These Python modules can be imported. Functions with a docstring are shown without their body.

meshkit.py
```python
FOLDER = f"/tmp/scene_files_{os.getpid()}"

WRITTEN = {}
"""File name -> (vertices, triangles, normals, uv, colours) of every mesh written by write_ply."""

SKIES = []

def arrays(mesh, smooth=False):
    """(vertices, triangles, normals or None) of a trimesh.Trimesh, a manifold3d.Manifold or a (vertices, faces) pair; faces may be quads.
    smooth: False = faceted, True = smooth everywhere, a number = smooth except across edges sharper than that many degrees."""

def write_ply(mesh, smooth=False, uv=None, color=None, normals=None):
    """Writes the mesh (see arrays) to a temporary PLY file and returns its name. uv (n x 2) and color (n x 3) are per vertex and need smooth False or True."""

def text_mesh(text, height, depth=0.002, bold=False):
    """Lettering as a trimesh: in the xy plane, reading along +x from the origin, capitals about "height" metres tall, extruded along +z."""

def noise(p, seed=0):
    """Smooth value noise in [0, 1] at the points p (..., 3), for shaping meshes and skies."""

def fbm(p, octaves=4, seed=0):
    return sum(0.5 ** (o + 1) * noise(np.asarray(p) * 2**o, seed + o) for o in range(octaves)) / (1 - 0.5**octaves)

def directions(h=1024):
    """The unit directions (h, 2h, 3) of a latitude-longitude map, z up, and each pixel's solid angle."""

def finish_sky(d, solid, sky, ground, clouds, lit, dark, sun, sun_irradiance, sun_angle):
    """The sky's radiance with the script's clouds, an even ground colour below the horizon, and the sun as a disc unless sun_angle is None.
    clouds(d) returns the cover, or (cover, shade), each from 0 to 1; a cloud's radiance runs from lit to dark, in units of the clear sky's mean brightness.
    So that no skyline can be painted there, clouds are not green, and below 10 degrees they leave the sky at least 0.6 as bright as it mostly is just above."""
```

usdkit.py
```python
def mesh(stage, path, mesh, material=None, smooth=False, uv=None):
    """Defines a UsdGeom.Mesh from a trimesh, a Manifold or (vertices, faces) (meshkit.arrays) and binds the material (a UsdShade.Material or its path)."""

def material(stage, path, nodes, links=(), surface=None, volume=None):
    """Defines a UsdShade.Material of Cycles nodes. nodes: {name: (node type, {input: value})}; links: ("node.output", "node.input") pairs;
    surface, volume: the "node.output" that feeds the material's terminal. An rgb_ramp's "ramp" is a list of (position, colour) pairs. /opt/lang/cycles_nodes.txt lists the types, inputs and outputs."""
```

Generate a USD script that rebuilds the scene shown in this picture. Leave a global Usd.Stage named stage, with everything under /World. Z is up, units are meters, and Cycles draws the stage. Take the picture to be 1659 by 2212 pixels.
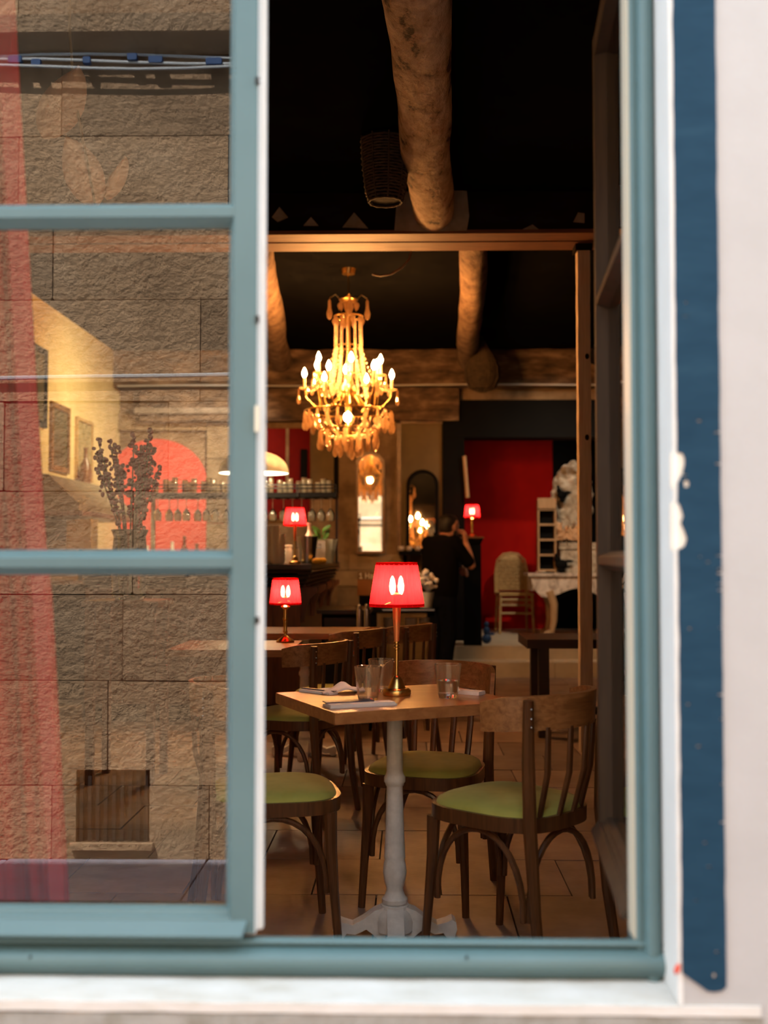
import math, random
import numpy as np, trimesh, manifold3d as m3, shapely.geometry as sg
import usdkit, meshkit
from pxr import Usd, UsdGeom, UsdLux, UsdShade, Sdf, Gf

random.seed(7); RNG = np.random.default_rng(7)
stage = Usd.Stage.CreateInMemory()
UsdGeom.SetStageUpAxis(stage, 'Z'); UsdGeom.SetStageMetersPerUnit(stage, 1.0)
UsdGeom.Xform.Define(stage, '/World'); UsdGeom.Scope.Define(stage, '/World/Looks')

# ------------------------------------------------------------------ camera
W, H, F = 1659.0, 2212.0, 2400.0
YAW, PITCH, CAM = math.radians(1.2), math.radians(2.24), np.array([0.0, 0.0, 1.2])
fwd = np.array([-math.sin(YAW)*math.cos(PITCH), math.cos(YAW)*math.cos(PITCH), math.sin(PITCH)])
rgt = np.array([math.cos(YAW), math.sin(YAW), 0.0]); up = np.cross(rgt, fwd)
cam = UsdGeom.Camera.Define(stage, '/World/camera')
cam.CreateHorizontalApertureAttr(24.0); cam.CreateFocalLengthAttr(24.0*F/W)
cam.CreateClippingRangeAttr(Gf.Vec2f(0.05, 200))
cam.CreateFStopAttr(2.0); cam.CreateFocusDistanceAttr(4.2)
EXPOSURE = 0.0
cam.CreateExposureAttr(EXPOSURE)
Mx = np.eye(4); Mx[0, :3], Mx[1, :3], Mx[2, :3], Mx[3, :3] = rgt, up, -fwd, CAM
UsdGeom.Xformable(cam).AddTransformOp().Set(Gf.Matrix4d(*Mx.ravel().tolist()))

def P(px, py, Y):
    """the point of the plane y = Y that stands at pixel (px, py) of the photograph"""
    d = fwd + rgt*(px - W/2)/F + up*(H/2 - py)/F
    return CAM + d*(Y/d[1])
def X(px, Y, py=1200): return P(px, py, Y)[0]
def Z(py, Y, px=880): return P(px, py, Y)[2]

# ------------------------------------------------------------------ daylight
sky = UsdLux.DomeLight.Define(stage, '/World/sky')
sky.CreateIntensityAttr(1.55); sky.CreateColorAttr(Gf.Vec3f(0.74, 0.88, 1.0))
SUN_E, SUN_A = math.radians(57), math.radians(35)
sun = UsdLux.DistantLight.Define(stage, '/World/sun')
sun.CreateIntensityAttr(6.8); sun.CreateNormalizeAttr(True); sun.CreateAngleAttr(0.6); sun.CreateColorAttr(Gf.Vec3f(1.0, 0.96, 0.90))
sdir = np.array([-math.sin(SUN_A)*math.cos(SUN_E), math.cos(SUN_A)*math.cos(SUN_E), math.sin(SUN_E)])   # towards the sun
z_ = sdir; x_ = np.cross([0, 0, 1.0], z_); x_ /= np.linalg.norm(x_); y_ = np.cross(z_, x_)
Ms = np.eye(4); Ms[0, :3], Ms[1, :3], Ms[2, :3] = x_, y_, z_
UsdGeom.Xformable(sun).AddTransformOp().Set(Gf.Matrix4d(*Ms.ravel().tolist()))

# ------------------------------------------------------------------ materials
def mat(name, nodes, links, surface='p.BSDF', volume=None):
    return usdkit.material(stage, '/World/Looks/' + name, nodes, links, surface=surface, volume=volume)

def plain(name, c, rough=0.5, metal=0.0, **kw):
    return mat(name, {'p': ('principled_bsdf', dict(base_color=c, roughness=rough, metallic=metal, **kw))}, [])

def mottled(name, stops, scale=6.0, detail=6, rough=0.7, bump=0.0, bscale=40.0, dist=0.01, stretch=(1, 1, 1), spec=0.5, coat=0.0, world=False, distortion=0.0, metal=0.0, sheen=0.0):
    """colour from stretched noise, a little relief from a finer noise"""
    n = {'g': ('geometry', {}) if world else ('texture_coordinate', {}), 'm': ('mapping', {'scale': stretch}),
         'n': ('noise_texture', {'scale': scale, 'detail': float(detail), 'roughness': 0.6, 'distortion': distortion}),
         'r': ('rgb_ramp', {'ramp': stops}),
         'p': ('principled_bsdf', {'roughness': rough, 'specular_ior_level': spec, 'coat_weight': coat, 'coat_roughness': 0.2, 'metallic': metal, 'sheen_weight': sheen})}
    l = [('g.position' if world else 'g.object', 'm.vector'), ('m.vector', 'n.vector'), ('n.fac', 'r.fac'), ('r.color', 'p.base_color')]
    if bump:
        n['b'] = ('noise_texture', {'scale': bscale, 'detail': 5.0, 'roughness': 0.65}); n['bp'] = ('bump', {'strength': bump, 'distance': dist})
        l += [('m.vector', 'b.vector'), ('b.fac', 'bp.height'), ('bp.normal', 'p.normal')]
    return mat(name, n, l)

def wood(name, dark, light, axis='y', scale=5.0, rough=0.45, coat=0.15, k=12.0):
    s = {'x': (1, k, k), 'y': (k, 1, k), 'z': (k, k, 1)}[axis]
    mid = [(a + b)/2 for a, b in zip(dark, light)]
    return mottled(name, [(0.25, dark), (0.5, mid), (0.75, light)], scale=scale, rough=rough, bump=0.12, bscale=scale*3, dist=0.003, stretch=s, coat=coat, distortion=0.6)

def pane(name, ior=1.5, tint=(1, 1, 1), rough=0.0, wavy=0.0):
    n = {'f': ('fresnel', {'IOR': ior}), 't': ('transparent_bsdf', {'color': tint}), 'g': ('glossy_bsdf', {'color': (1, 1, 1), 'roughness': rough}), 'x': ('mix_closure', {})}
    l = [('f.fac', 'x.fac'), ('t.BSDF', 'x.closure1'), ('g.BSDF', 'x.closure2')]
    if wavy:
        n['tc'] = ('texture_coordinate', {}); n['n'] = ('noise_texture', {'scale': 3.0, 'detail': 1.0}); n['bp'] = ('bump', {'strength': wavy, 'distance': 0.01})
        l += [('tc.object', 'n.vector'), ('n.fac', 'bp.height'), ('bp.normal', 'g.normal')]
    return mat(name, n, l, surface='x.closure')

def glow(name, c, s): return mat(name, {'e': ('emission', {'color': c, 'strength': s})}, [], surface='e.emission')

def cloth_lit(name, c, trans, sheer=0.0):
    """thin cloth that light shines through"""
    n = {'d': ('diffuse_bsdf', {'color': c}), 't': ('translucent_bsdf', {'color': trans}), 'x': ('mix_closure', {'fac': 0.6}), 'c': ('transparent_bsdf', {'color': (1.0, 0.75, 0.7)}), 'y': ('mix_closure', {'fac': sheer})}
    return mat(name, n, [('d.BSDF', 'x.closure1'), ('t.BSDF', 'x.closure2'), ('x.closure', 'y.closure1'), ('c.BSDF', 'y.closure2')], surface='y.closure')

M = {}
# outside
M['cream'] = mottled('cream_render', [(0.3, (.345, .337, .330)), (0.7, (.385, .376, .370))], scale=5, rough=0.85, bump=0.25, bscale=60, dist=0.003)
M['white'] = mottled('white_paint', [(0.3, (.60, .60, .58)), (0.7, (.66, .66, .64))], scale=8, rough=0.6, bump=0.1, bscale=50, dist=0.002)
M['ivory'] = plain('ivory_paint', (.55, .51, .40), 0.5)
M['teal'] = mottled('teal_paint', [(0.3, (.062, .120, .130)), (0.7, (.076, .138, .147))], scale=4, rough=0.5, bump=0.06, bscale=90, dist=0.001)
M['blue'] = mottled('blue_paint', [(0.25, (.004, .026, .052)), (0.6, (.008, .036, .067)), (0.8, (.014, .048, .080))], scale=9, rough=0.8, spec=0.2, bump=0.3, bscale=45, dist=0.002, stretch=(1, 1, 4))
M['chip'] = plain('bare_plaster', (.62, .58, .50), 0.9)
M['redpaint'] = plain('red_paint_drip', (.55, .06, .03), 0.5)
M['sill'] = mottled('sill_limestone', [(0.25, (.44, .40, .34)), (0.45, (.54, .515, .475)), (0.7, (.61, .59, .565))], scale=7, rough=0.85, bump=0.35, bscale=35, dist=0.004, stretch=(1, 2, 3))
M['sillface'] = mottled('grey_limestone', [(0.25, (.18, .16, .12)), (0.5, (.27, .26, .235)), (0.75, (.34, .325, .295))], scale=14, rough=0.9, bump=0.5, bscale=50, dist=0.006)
for i, t in enumerate((0.85, 1.0, 1.15)):
    M['ashlar%d' % i] = mottled('tan_ashlar_%s' % 'abc'[i], [(0.25, (.26*t, .152*t, .080*t)), (0.48, (.40*t, .24*t, .13*t)), (0.75, (.48*t, .31*t, .185*t))], scale=2.2, rough=0.95, bump=0.85, bscale=24, dist=0.03, stretch=(1, 1, 1))
M['paving'] = mottled('street_paving', [(0.3, (.20, .19, .23)), (0.7, (.30, .28, .33))], scale=9, rough=0.8, bump=0.4, bscale=70, dist=0.004)
M['grille'] = plain('rusty_iron', (.022, .013, .007), 0.9)
M['cable'] = plain('pale_cable', (.5, .5, .5), 0.5)
M['bluecap'] = plain('blue_plastic', (.01, .05, .16), 0.5)
M['pane'] = pane('window_glass', 1.54, (.96, .98, .97), 0.0, 0.012)
# inside
M['wallyellow'] = mottled('ochre_plaster', [(0.3, (.55, .42, .20)), (0.7, (.68, .54, .28))], scale=3, rough=0.85, bump=0.2, bscale=20, dist=0.006)
M['black'] = mottled('black_paint', [(0.3, (.0035, .0035, .004)), (0.7, (.005, .005, .005))], scale=5, rough=0.8, spec=0.08)
M['ceilblack'] = mottled('matt_black_paint', [(0.3, (.0045, .0045, .005)), (0.7, (.0065, .0065, .0065))], scale=5, rough=1.0, spec=0.0)
M['dark'] = plain('dark_metal', (.012, .012, .014), 0.35, 0.4)
M['rough'] = mottled('rough_plaster', [(0.25, (.10, .06, .03)), (0.5, (.22, .145, .08)), (0.8, (.36, .26, .16))], scale=4, rough=0.9, bump=0.6, bscale=14, dist=0.02)
for i, t in enumerate((0.8, 1.0, 1.2)):
    M['stone%d' % i] = mottled('wall_stone_%s' % 'abc'[i], [(0.25, (.15*t, .10*t, .055*t)), (0.7, (.30*t, .22*t, .13*t))], scale=5, rough=0.9, bump=0.5, bscale=25, dist=0.01)
    M['tile%d' % i] = mottled('floor_stone_%s' % 'abc'[i], [(0.25, (.175*t, .120*t, .10*t)), (0.55, (.27*t, .195*t, .165*t)), (0.8, (.35*t, .265*t, .225*t))], scale=4.5, rough=0.55, bump=0.25, bscale=25, dist=0.005, spec=0.4)
M['grout'] = plain('dark_grout', (.05, .04, .03), 0.95)
M['olive'] = mottled('olive_panel', [(0.3, (.12, .082, .034)), (0.7, (.165, .115, .05))], scale=4, rough=0.8)
M['red'] = mottled('red_wall_paint', [(0.3, (.34, .006, .004)), (0.7, (.42, .009, .006))], scale=4, rough=0.9, spec=0.08)
M['redniche'] = mottled('coral_red_paint', [(0.3, (.62, .07, .05)), (0.7, (.70, .09, .06))], scale=4, rough=0.7)
M['logbark'] = mottled('old_log', [(0.36, (.05, .03, .017)), (0.43, (.34, .235, .15)), (0.7, (.66, .52, .40))], scale=11, rough=0.9, bump=0.9, bscale=22, dist=0.02, stretch=(1, .55, 1))
M['logdark'] = mottled('darker_log', [(0.28, (.03, .016, .008)), (0.42, (.13, .075, .04)), (0.7, (.26, .17, .10))], scale=11, rough=0.9, bump=0.9, bscale=22, dist=0.02, stretch=(1, .55, 1))
M['beam'] = mottled('black_old_beam', [(0.3, (.006, .004, .0035)), (0.7, (.020, .013, .009))], scale=6, rough=1.0, spec=0.05, bump=0.5, bscale=20, dist=0.01, stretch=(.3, 1, 1))
M['leafbrown'] = wood('dark_varnished_casement', (.030, .017, .008), (.055, .033, .016), 'z', 4, 0.75, 0.0)
M['board'] = wood('stained_board', (.10, .030, .008), (.21, .075, .022), 'x', 4, 0.65, 0.0)
M['backbeam'] = mottled('weathered_beam', [(0.30, (.03, .018, .010)), (0.5, (.115, .068, .038)), (0.72, (.30, .20, .125))], scale=9, rough=0.9, bump=0.8, bscale=18, dist=0.02, stretch=(.4, 1, 1.3))
M['plaster'] = mottled('grey_plaster', [(0.3, (.20, .16, .12)), (0.7, (.36, .30, .25))], scale=8, rough=0.95, bump=0.5, bscale=30, dist=0.01)
M['post'] = wood('weathered_post', (.46, .33, .23), (.66, .51, .38), 'z', 4, 0.8, 0.0)
M['darkwood'] = wood('near_black_wood', (.016, .006, .003), (.040, .014, .007), 'x', 4, 0.5, 0.1)
M['rightwall'] = mottled('brown_wall', [(0.3, (.16, .11, .06)), (0.7, (.22, .155, .085))], scale=4, rough=0.85)
M['bentwood'] = wood('walnut_bentwood', (.050, .020, .008), (.165, .070, .025), 'z', 5, 0.35, 0.3)
M['rail'] = wood('walnut_rail', (.17, .068, .020), (.46, .220, .080), 'x', 5, 0.32, 0.35)
M['tabletop'] = wood('oak_tabletop', (.26, .105, .035), (.46, .22, .085), 'x', 4, 0.28, 0.35)
M['velvet'] = mottled('green_velvet', [(0.3, (.34, .37, .075)), (0.7, (.47, .50, .13))], scale=7, rough=0.85, bump=0.1, bscale=150, dist=0.002, sheen=0.12)
M['castiron'] = mottled('grey_cast_iron', [(0.3, (.60, .61, .60)), (0.7, (.80, .81, .80))], scale=25, rough=0.55, bump=0.3, bscale=60, dist=0.003)
M['brass'] = mottled('brass', [(0.3, (.60, .38, .12)), (0.7, (.75, .50, .18))], scale=8, rough=0.25, metal=1.0)
M['brasslit'] = plain('lamplit_brass_stem', (.85, .34, .12), 0.42, 0.55)  # red lamplight on the upper stem painted into the brass as orange
M['redpanel'] = mottled('dark_red_panel', [(0.3, (.13, .006, .005)), (0.7, (.17, .009, .007))], scale=4, rough=0.9, spec=0.1)
M['steel'] = plain('steel', (.55, .57, .62), 0.22, 1.0)
M['shade'] = cloth_lit('red_pleated_cloth', (.62, .012, .022), (.75, .020, .040), 0.06)
M['shadeband'] = cloth_lit('red_trim_band', (.55, .008, .012), (.45, .008, .014), 0.0)
M['lampbulb'] = glow('lamp_bulb', (1.0, .48, .21), 300.0)
M['barbulb'] = glow('bar_lamp_bulb', (1.0, .70, .38), 480.0)
MIRTILT = 0.0; MIRYAW = 0.010
SPOT1, SPOT2, SPOT3, SPOT4 = 2600.0, 2200.0, 300.0, 1800.0  # strengths of the added ceiling spots
M['candlebulb'] = glow('candle_bulb', (1.0, .43, .12), 900.0)
M['candle'] = plain('ivory_candle_sleeve', (.75, .55, .30), 0.5)
M['crystal'] = mat('crystal', {'t': ('translucent_bsdf', {'color': (.40, .26, .145)}), 'g': ('glossy_bsdf', {'color': (.9, .75, .6), 'roughness': 0.10}), 'c': ('transparent_bsdf', {'color': (1, .97, .93)}), 'x': ('mix_closure', {'fac': 0.35}), 'y': ('mix_closure', {'fac': 0.35})},
                   [('t.BSDF', 'x.closure1'), ('g.BSDF', 'x.closure2'), ('x.closure', 'y.closure1'), ('c.BSDF', 'y.closure2')], surface='y.closure')
M['glass'] = mat('tumbler_glass', {'p': ('glass_bsdf', {'color': (.97, .98, .98), 'roughness': 0.0, 'IOR': 1.45}), 't': ('translucent_bsdf', {'color': (.95, .93, .93)}), 'x': ('mix_closure', {'fac': 0.06})}, [('p.BSDF', 'x.closure1'), ('t.BSDF', 'x.closure2')], surface='x.closure')
M['thinglass'] = mat('thin_glassware', {'f': ('fresnel', {'IOR': 1.6}), 'c': ('transparent_bsdf', {'color': (.95, .96, .93)}), 't': ('translucent_bsdf', {'color': (.95, .92, .82)}), 'g': ('glossy_bsdf', {'color': (1, 1, 1), 'roughness': 0.08}), 'x': ('mix_closure', {'fac': 0.42}), 'y': ('mix_closure', {})}, [('c.BSDF', 'x.closure1'), ('t.BSDF', 'x.closure2'), ('f.fac', 'y.fac'), ('x.closure', 'y.closure1'), ('g.BSDF', 'y.closure2')], surface='y.closure')
M['water'] = mat('water', {'p': ('glass_bsdf', {'color': (1, 1, 1), 'roughness': 0.0, 'IOR': 1.33})}, [])
M['napkin'] = mottled('white_linen', [(0.3, (.68, .66, .68)), (0.7, (.8, .78, .8))], scale=20, rough=0.9)
M['navy'] = plain('navy_card', (.02, .03, .075), 0.5)
M['mirror'] = plain('mirror_glass', (.92, .90, .84), 0.02, 1.0)
M['giltdark'] = mottled('dark_gilt', [(0.3, (.10, .045, .015)), (0.7, (.24, .12, .04))], scale=12, rough=0.4)
M['curtain'] = cloth_lit('red_curtain_cloth', (.68, .020, .026), (.55, .018, .022), 0.0)
M['curtainlit'] = cloth_lit('daylit_curtain_edge', (.80, .10, .11), (.70, .08, .09), 0.0)  # daylight on the curtain edge, painted as a paler pink
M['skin'] = plain('skin', (.48, .24, .165), 0.55)
M['hair'] = plain('dark_hair', (.012, .009, .008), 0.6)
M['shirt'] = mottled('black_cotton', [(0.3, (.003, .003, .004)), (0.7, (.005, .005, .007))], scale=12, rough=1.0, spec=0.1)
M['jeans'] = mottled('dark_denim', [(0.3, (.004, .006, .012)), (0.7, (.008, .011, .022))], scale=25, rough=1.0, spec=0.1)
M['wicker'] = mottled('dark_wicker', [(0.3, (.035, .022, .012)), (0.7, (.10, .065, .035))], scale=25, rough=0.8, bump=0.6, bscale=60, dist=0.01)
M['rattan'] = mottled('rattan', [(0.3, (.32, .20, .075)), (0.7, (.50, .34, .15))], scale=20, rough=0.5)
M['platform'] = mottled('pale_step_stone', [(0.3, (.40, .33, .24)), (0.7, (.52, .45, .35))], scale=5, rough=0.8, bump=0.2, bscale=25, dist=0.005)
M['marble'] = mottled('veined_marble', [(0.35, (.30, .24, .20)), (0.5, (.55, .46, .40)), (0.7, (.68, .60, .54))], scale=7, rough=0.4, distortion=2.0)
M['coral'] = mottled('shell_crust', [(0.25, (.18, .13, .09)), (0.5, (.45, .38, .30)), (0.75, (.68, .62, .54))], scale=14, rough=0.9, bump=0.8, bscale=40, dist=0.02)
M['carved'] = wood('carved_pine', (.30, .17, .08), (.48, .30, .16), 'z', 6, 0.6, 0.0)
M['barwood'] = wood('bar_panel_wood', (.085, .028, .009), (.20, .075, .026), 'z', 4, 0.4, 0.2)
M['bartop'] = mottled('dark_zinc', [(0.3, (.030, .032, .035)), (0.7, (.06, .062, .065))], scale=6, rough=0.3, metal=0.6)
M['barmould'] = mottled('fluted_grey_wood', [(0.3, (.06, .045, .04)), (0.7, (.13, .10, .085))], scale=6, rough=0.5, stretch=(1, 1, 6))
M['cardboard'] = plain('brown_card', (.28, .11, .03), 0.8)
M['whitepaint'] = plain('white_lettering', (.75, .72, .68), 0.7)
M['leafpale'] = mottled('dried_leaf', [(0.3, (.50, .30, .16)), (0.7, (.66, .42, .26))], scale=5, rough=0.8)
M['flower'] = mottled('dried_red_flower', [(0.3, (.20, .025, .03)), (0.7, (.42, .07, .075))], scale=30, rough=0.9)
M['stem'] = plain('dried_stem', (.20, .16, .07), 0.8)
M['green'] = plain('green_leaf', (.06, .16, .02), 0.6)
M['vase'] = pane('green_glass_vase', 1.5, (.55, .66, .52), 0.02)
M['art'] = mottled('dark_painting', [(0.25, (.02, .03, .012)), (0.5, (.07, .06, .03)), (0.75, (.14, .09, .04))], scale=9, rough=0.4)
M['art2'] = mottled('pale_print', [(0.3, (.12, .12, .05)), (0.5, (.30, .24, .12)), (0.7, (.42, .34, .20))], scale=16, rough=0.5)
M['enamel'] = plain('pale_blue_enamel', (.45, .55, .62), 0.3)
M['ceramic'] = plain('white_ceramic', (.72, .68, .60), 0.35)
M['label'] = plain('kraft_box', (.36, .22, .08), 0.8)
M['lemon'] = plain('lemon', (.75, .50, .05), 0.5)
M['hood'] = mottled('hood_plaster', [(0.3, (.17, .13, .09)), (0.7, (.25, .20, .14))], scale=4, rough=0.85)

# ------------------------------------------------------------------ scene tree helpers
USED = {}
def numbered(parent, name):
    k = (parent, name); n = USED.get(k, -1) + 1; USED[k] = n
    return f'{parent}/{name}' if n == 0 else f'{parent}/{name}_{n:03d}'
def keys(prim, **kw):
    for k, v in kw.items():
        if v: prim.SetCustomDataByKey(k, v)
class Thing:
    """an Xform directly under /World, its origin at the thing's base; parts are its children"""
    def __init__(s, name, label, cat, at=(0, 0, 0), rz=0.0, group=None, kind=None):
        s.at = np.array(at, float); s.path = numbered('/World', name)
        x = UsdGeom.Xform.Define(stage, s.path); x.AddTranslateOp().Set(Gf.Vec3d(*s.at.tolist()))
        if rz: x.AddRotateZOp().Set(math.degrees(rz))
        s.prim = x.GetPrim(); keys(s.prim, label=label, category=cat, group=group, kind=kind)
    def add(s, name, mesh, m, parent=None, smooth=35, label=None, kind=None, world=False):
        p = numbered(parent or s.path, name)
        v, f = geo(mesh)
        if world: v = v - s.at
        g = usdkit.mesh(stage, p, trimesh.Trimesh(v, f, process=False), M[m], smooth=smooth)
        keys(g.GetPrim(), label=label, kind=kind)
        return p
    def copy(s, label, at, rz=0.0, group=None):
        t = Thing(s.prim.GetName().rstrip('0123456789').rstrip('_'), label, s.prim.GetCustomDataByKey('category'), at, rz, group)
        t.prim.GetReferences().AddInternalReference(s.prim.GetPath()); t.prim.SetInstanceable(True)
        return t
def single(name, label, cat, mesh, m, group=None, kind=None, smooth=35):
    """a thing that is one mesh, points in world space around its base"""
    v, f = geo(mesh); lo, hi = v.min(0), v.max(0); base = np.array([(lo[0]+hi[0])/2, (lo[1]+hi[1])/2, lo[2]])
    p = numbered('/World', name)
    g = usdkit.mesh(stage, p, trimesh.Trimesh(v - base, f, process=False), M[m], smooth=smooth)
    UsdGeom.Xformable(g).AddTranslateOp().Set(Gf.Vec3d(*base.tolist()))
    keys(g.GetPrim(), label=label, category=cat, group=group, kind=kind)
    return g

# ------------------------------------------------------------------ mesh helpers
def geo(m):
    if hasattr(m, 'to_mesh'):
        q = m.to_mesh(); return np.array(q.vert_properties[:, :3], float), np.array(q.tri_verts, int)
    if isinstance(m, trimesh.Trimesh): return np.array(m.vertices, float), np.array(m.faces, int)
    if isinstance(m, list):
        vs, fs, n = [], [], 0
        for q in m:
            v, f = geo(q); vs.append(v); fs.append(f + n); n += len(v)
        return np.vstack(vs), np.vstack(fs)
    v, f = np.asarray(m[0], float), np.asarray(m[1], int)
    if f.shape[1] == 4: f = np.vstack([f[:, [0, 1, 2]], f[:, [0, 2, 3]]])
    return v, f
_h = trimesh.convex.convex_hull(np.array([[sx*(1-.2*(k == 0)), sy*(1-.2*(k == 1)), sz*(1-.2*(k == 2))] for k in range(3) for sx in (-1, 1) for sy in (-1, 1) for sz in (-1, 1)]))
_S = np.sign(_h.vertices); _I = np.abs(_h.vertices) < .9; _Fc = np.array(_h.faces)
def bx(x0, x1, y0, y1, z0, z1, b=0.003):
    """a box with chamfered edges"""
    c = np.array([x0+x1, y0+y1, z0+z1])/2; h = np.array([abs(x1-x0), abs(y1-y0), abs(z1-z0)])/2
    b = min(b, h.min()*0.45)
    # vertex k keeps one axis inset in the template: turn it into a chamfer on the two other axes
    v = np.where(_I, _S*(h-b), _S*h)
    return c + v, _Fc
def cbox(c, s, b=0.003): return bx(c[0]-s[0]/2, c[0]+s[0]/2, c[1]-s[1]/2, c[1]+s[1]/2, c[2]-s[2]/2, c[2]+s[2]/2, b)
def tf(mesh, R=None, t=(0, 0, 0)):
    v, f = geo(mesh)
    return (v if R is None else v @ np.asarray(R).T) + np.asarray(t, float), f
def rz(a): return np.array([[math.cos(a), -math.sin(a), 0], [math.sin(a), math.cos(a), 0], [0, 0, 1]])
def rx(a): return np.array([[1, 0, 0], [0, math.cos(a), -math.sin(a)], [0, math.sin(a), math.cos(a)]])
def ry(a): return np.array([[math.cos(a), 0, math.sin(a)], [0, 1, 0], [-math.sin(a), 0, math.cos(a)]])
def tube(pts, r, n=8, flat=None, caps=True):
    """a swept round bar; r a number or one per point; flat=(a,b) scales the section across"""
    p = np.asarray(pts, float); r = np.broadcast_to(np.asarray(r, float), (len(p),))
    t = np.gradient(p, axis=0); t /= np.linalg.norm(t, axis=1, keepdims=True)
    ref = np.array([0, 0, 1.0]) if abs(t[0, 2]) < 0.9 else np.array([1.0, 0, 0])
    a = ref - t[0]*np.dot(ref, t[0]); a /= np.linalg.norm(a); A = []
    for k in range(len(p)):
        a = a - t[k]*np.dot(a, t[k]); a /= np.linalg.norm(a); A.append(a)
    A = np.array(A); B = np.cross(t, A); an = np.arange(n)*2*np.pi/n; fa, fb = flat or (1, 1)
    v = p[:, None] + r[:, None, None]*(fa*np.cos(an)[None, :, None]*A[:, None] + fb*np.sin(an)[None, :, None]*B[:, None])
    v = v.reshape(-1, 3); f = []
    for i in range(len(p)-1):
        for j in range(n):
            q = [i*n+j, i*n+(j+1) % n, (i+1)*n+(j+1) % n, (i+1)*n+j]; f += [[q[0], q[1], q[2]], [q[0], q[2], q[3]]]
    if caps:
        k = len(v); v = np.vstack([v, p[0], p[-1]]); e = (len(p)-1)*n
        for j in range(n): f += [[k, (j+1) % n, j], [k+1, e+j, e+(j+1) % n]]
    return v, np.array(f)
ORD = 'first second third fourth fifth sixth seventh eighth ninth tenth eleventh twelfth thirteenth fourteenth fifteenth sixteenth seventeenth eighteenth nineteenth twentieth'.split() + ['twenty-' + q for q in 'first second third fourth fifth sixth seventh eighth ninth'.split()] + ['thirtieth']
def lathe(prof, n=24, flute=0.0, nf=0, closed=True):
    """profile [(r, z)] from bottom to top turned about z; open ends are closed when r > 0"""
    pr = np.array(prof, float); an = np.arange(n)*2*np.pi/n
    rad = 1 + flute*np.cos(nf*an) if nf else np.ones(n)
    v = np.stack([pr[:, None, 0]*np.cos(an)*rad, pr[:, None, 0]*np.sin(an)*rad, np.repeat(pr[:, 1:2], n, 1)], -1).reshape(-1, 3); f = []
    for i in range(len(pr)-1):
        for j in range(n):
            q = [i*n+j, i*n+(j+1) % n, (i+1)*n+(j+1) % n, (i+1)*n+j]; f += [[q[0], q[1], q[2]], [q[0], q[2], q[3]]]
    if not closed: return v, np.array(f)
    k = len(v); v = np.vstack([v, [0, 0, pr[0, 1]], [0, 0, pr[-1, 1]]]); e = (len(pr)-1)*n
    for j in range(n): f += [[k, (j+1) % n, j], [k+1, e+j, e+(j+1) % n]]
    return v, np.array(f)
def extrude(poly, d):
    """shapely polygon or points in xy pushed up z by d"""
    if not isinstance(poly, sg.Polygon): poly = sg.Polygon(poly)
    m = trimesh.creation.extrude_polygon(poly, d, engine='earcut'); return np.array(m.vertices), np.array(m.faces)
def prof_x(pts, x0, x1):
    """a section given as (y, z) points run along x"""
    v, f = extrude([(a, b) for a, b in pts], x1-x0)
    return np.stack([v[:, 2]+x0, v[:, 0], v[:, 1]], -1), f
def prof_z(pts, z0, z1):
    v, f = extrude(pts, z1-z0); return v + [0, 0, z0], f
def prof_y(pts, y0, y1):
    """a section given as (x, z) points run along y"""
    v, f = extrude(pts, y1-y0); return np.stack([v[:, 0], y1-v[:, 2], v[:, 1]], -1), f
def ball(c, r, sub=2):
    m = trimesh.creation.icosphere(sub, 1.0); return np.array(m.vertices)*np.asarray(r) + np.asarray(c), np.array(m.faces)
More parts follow.
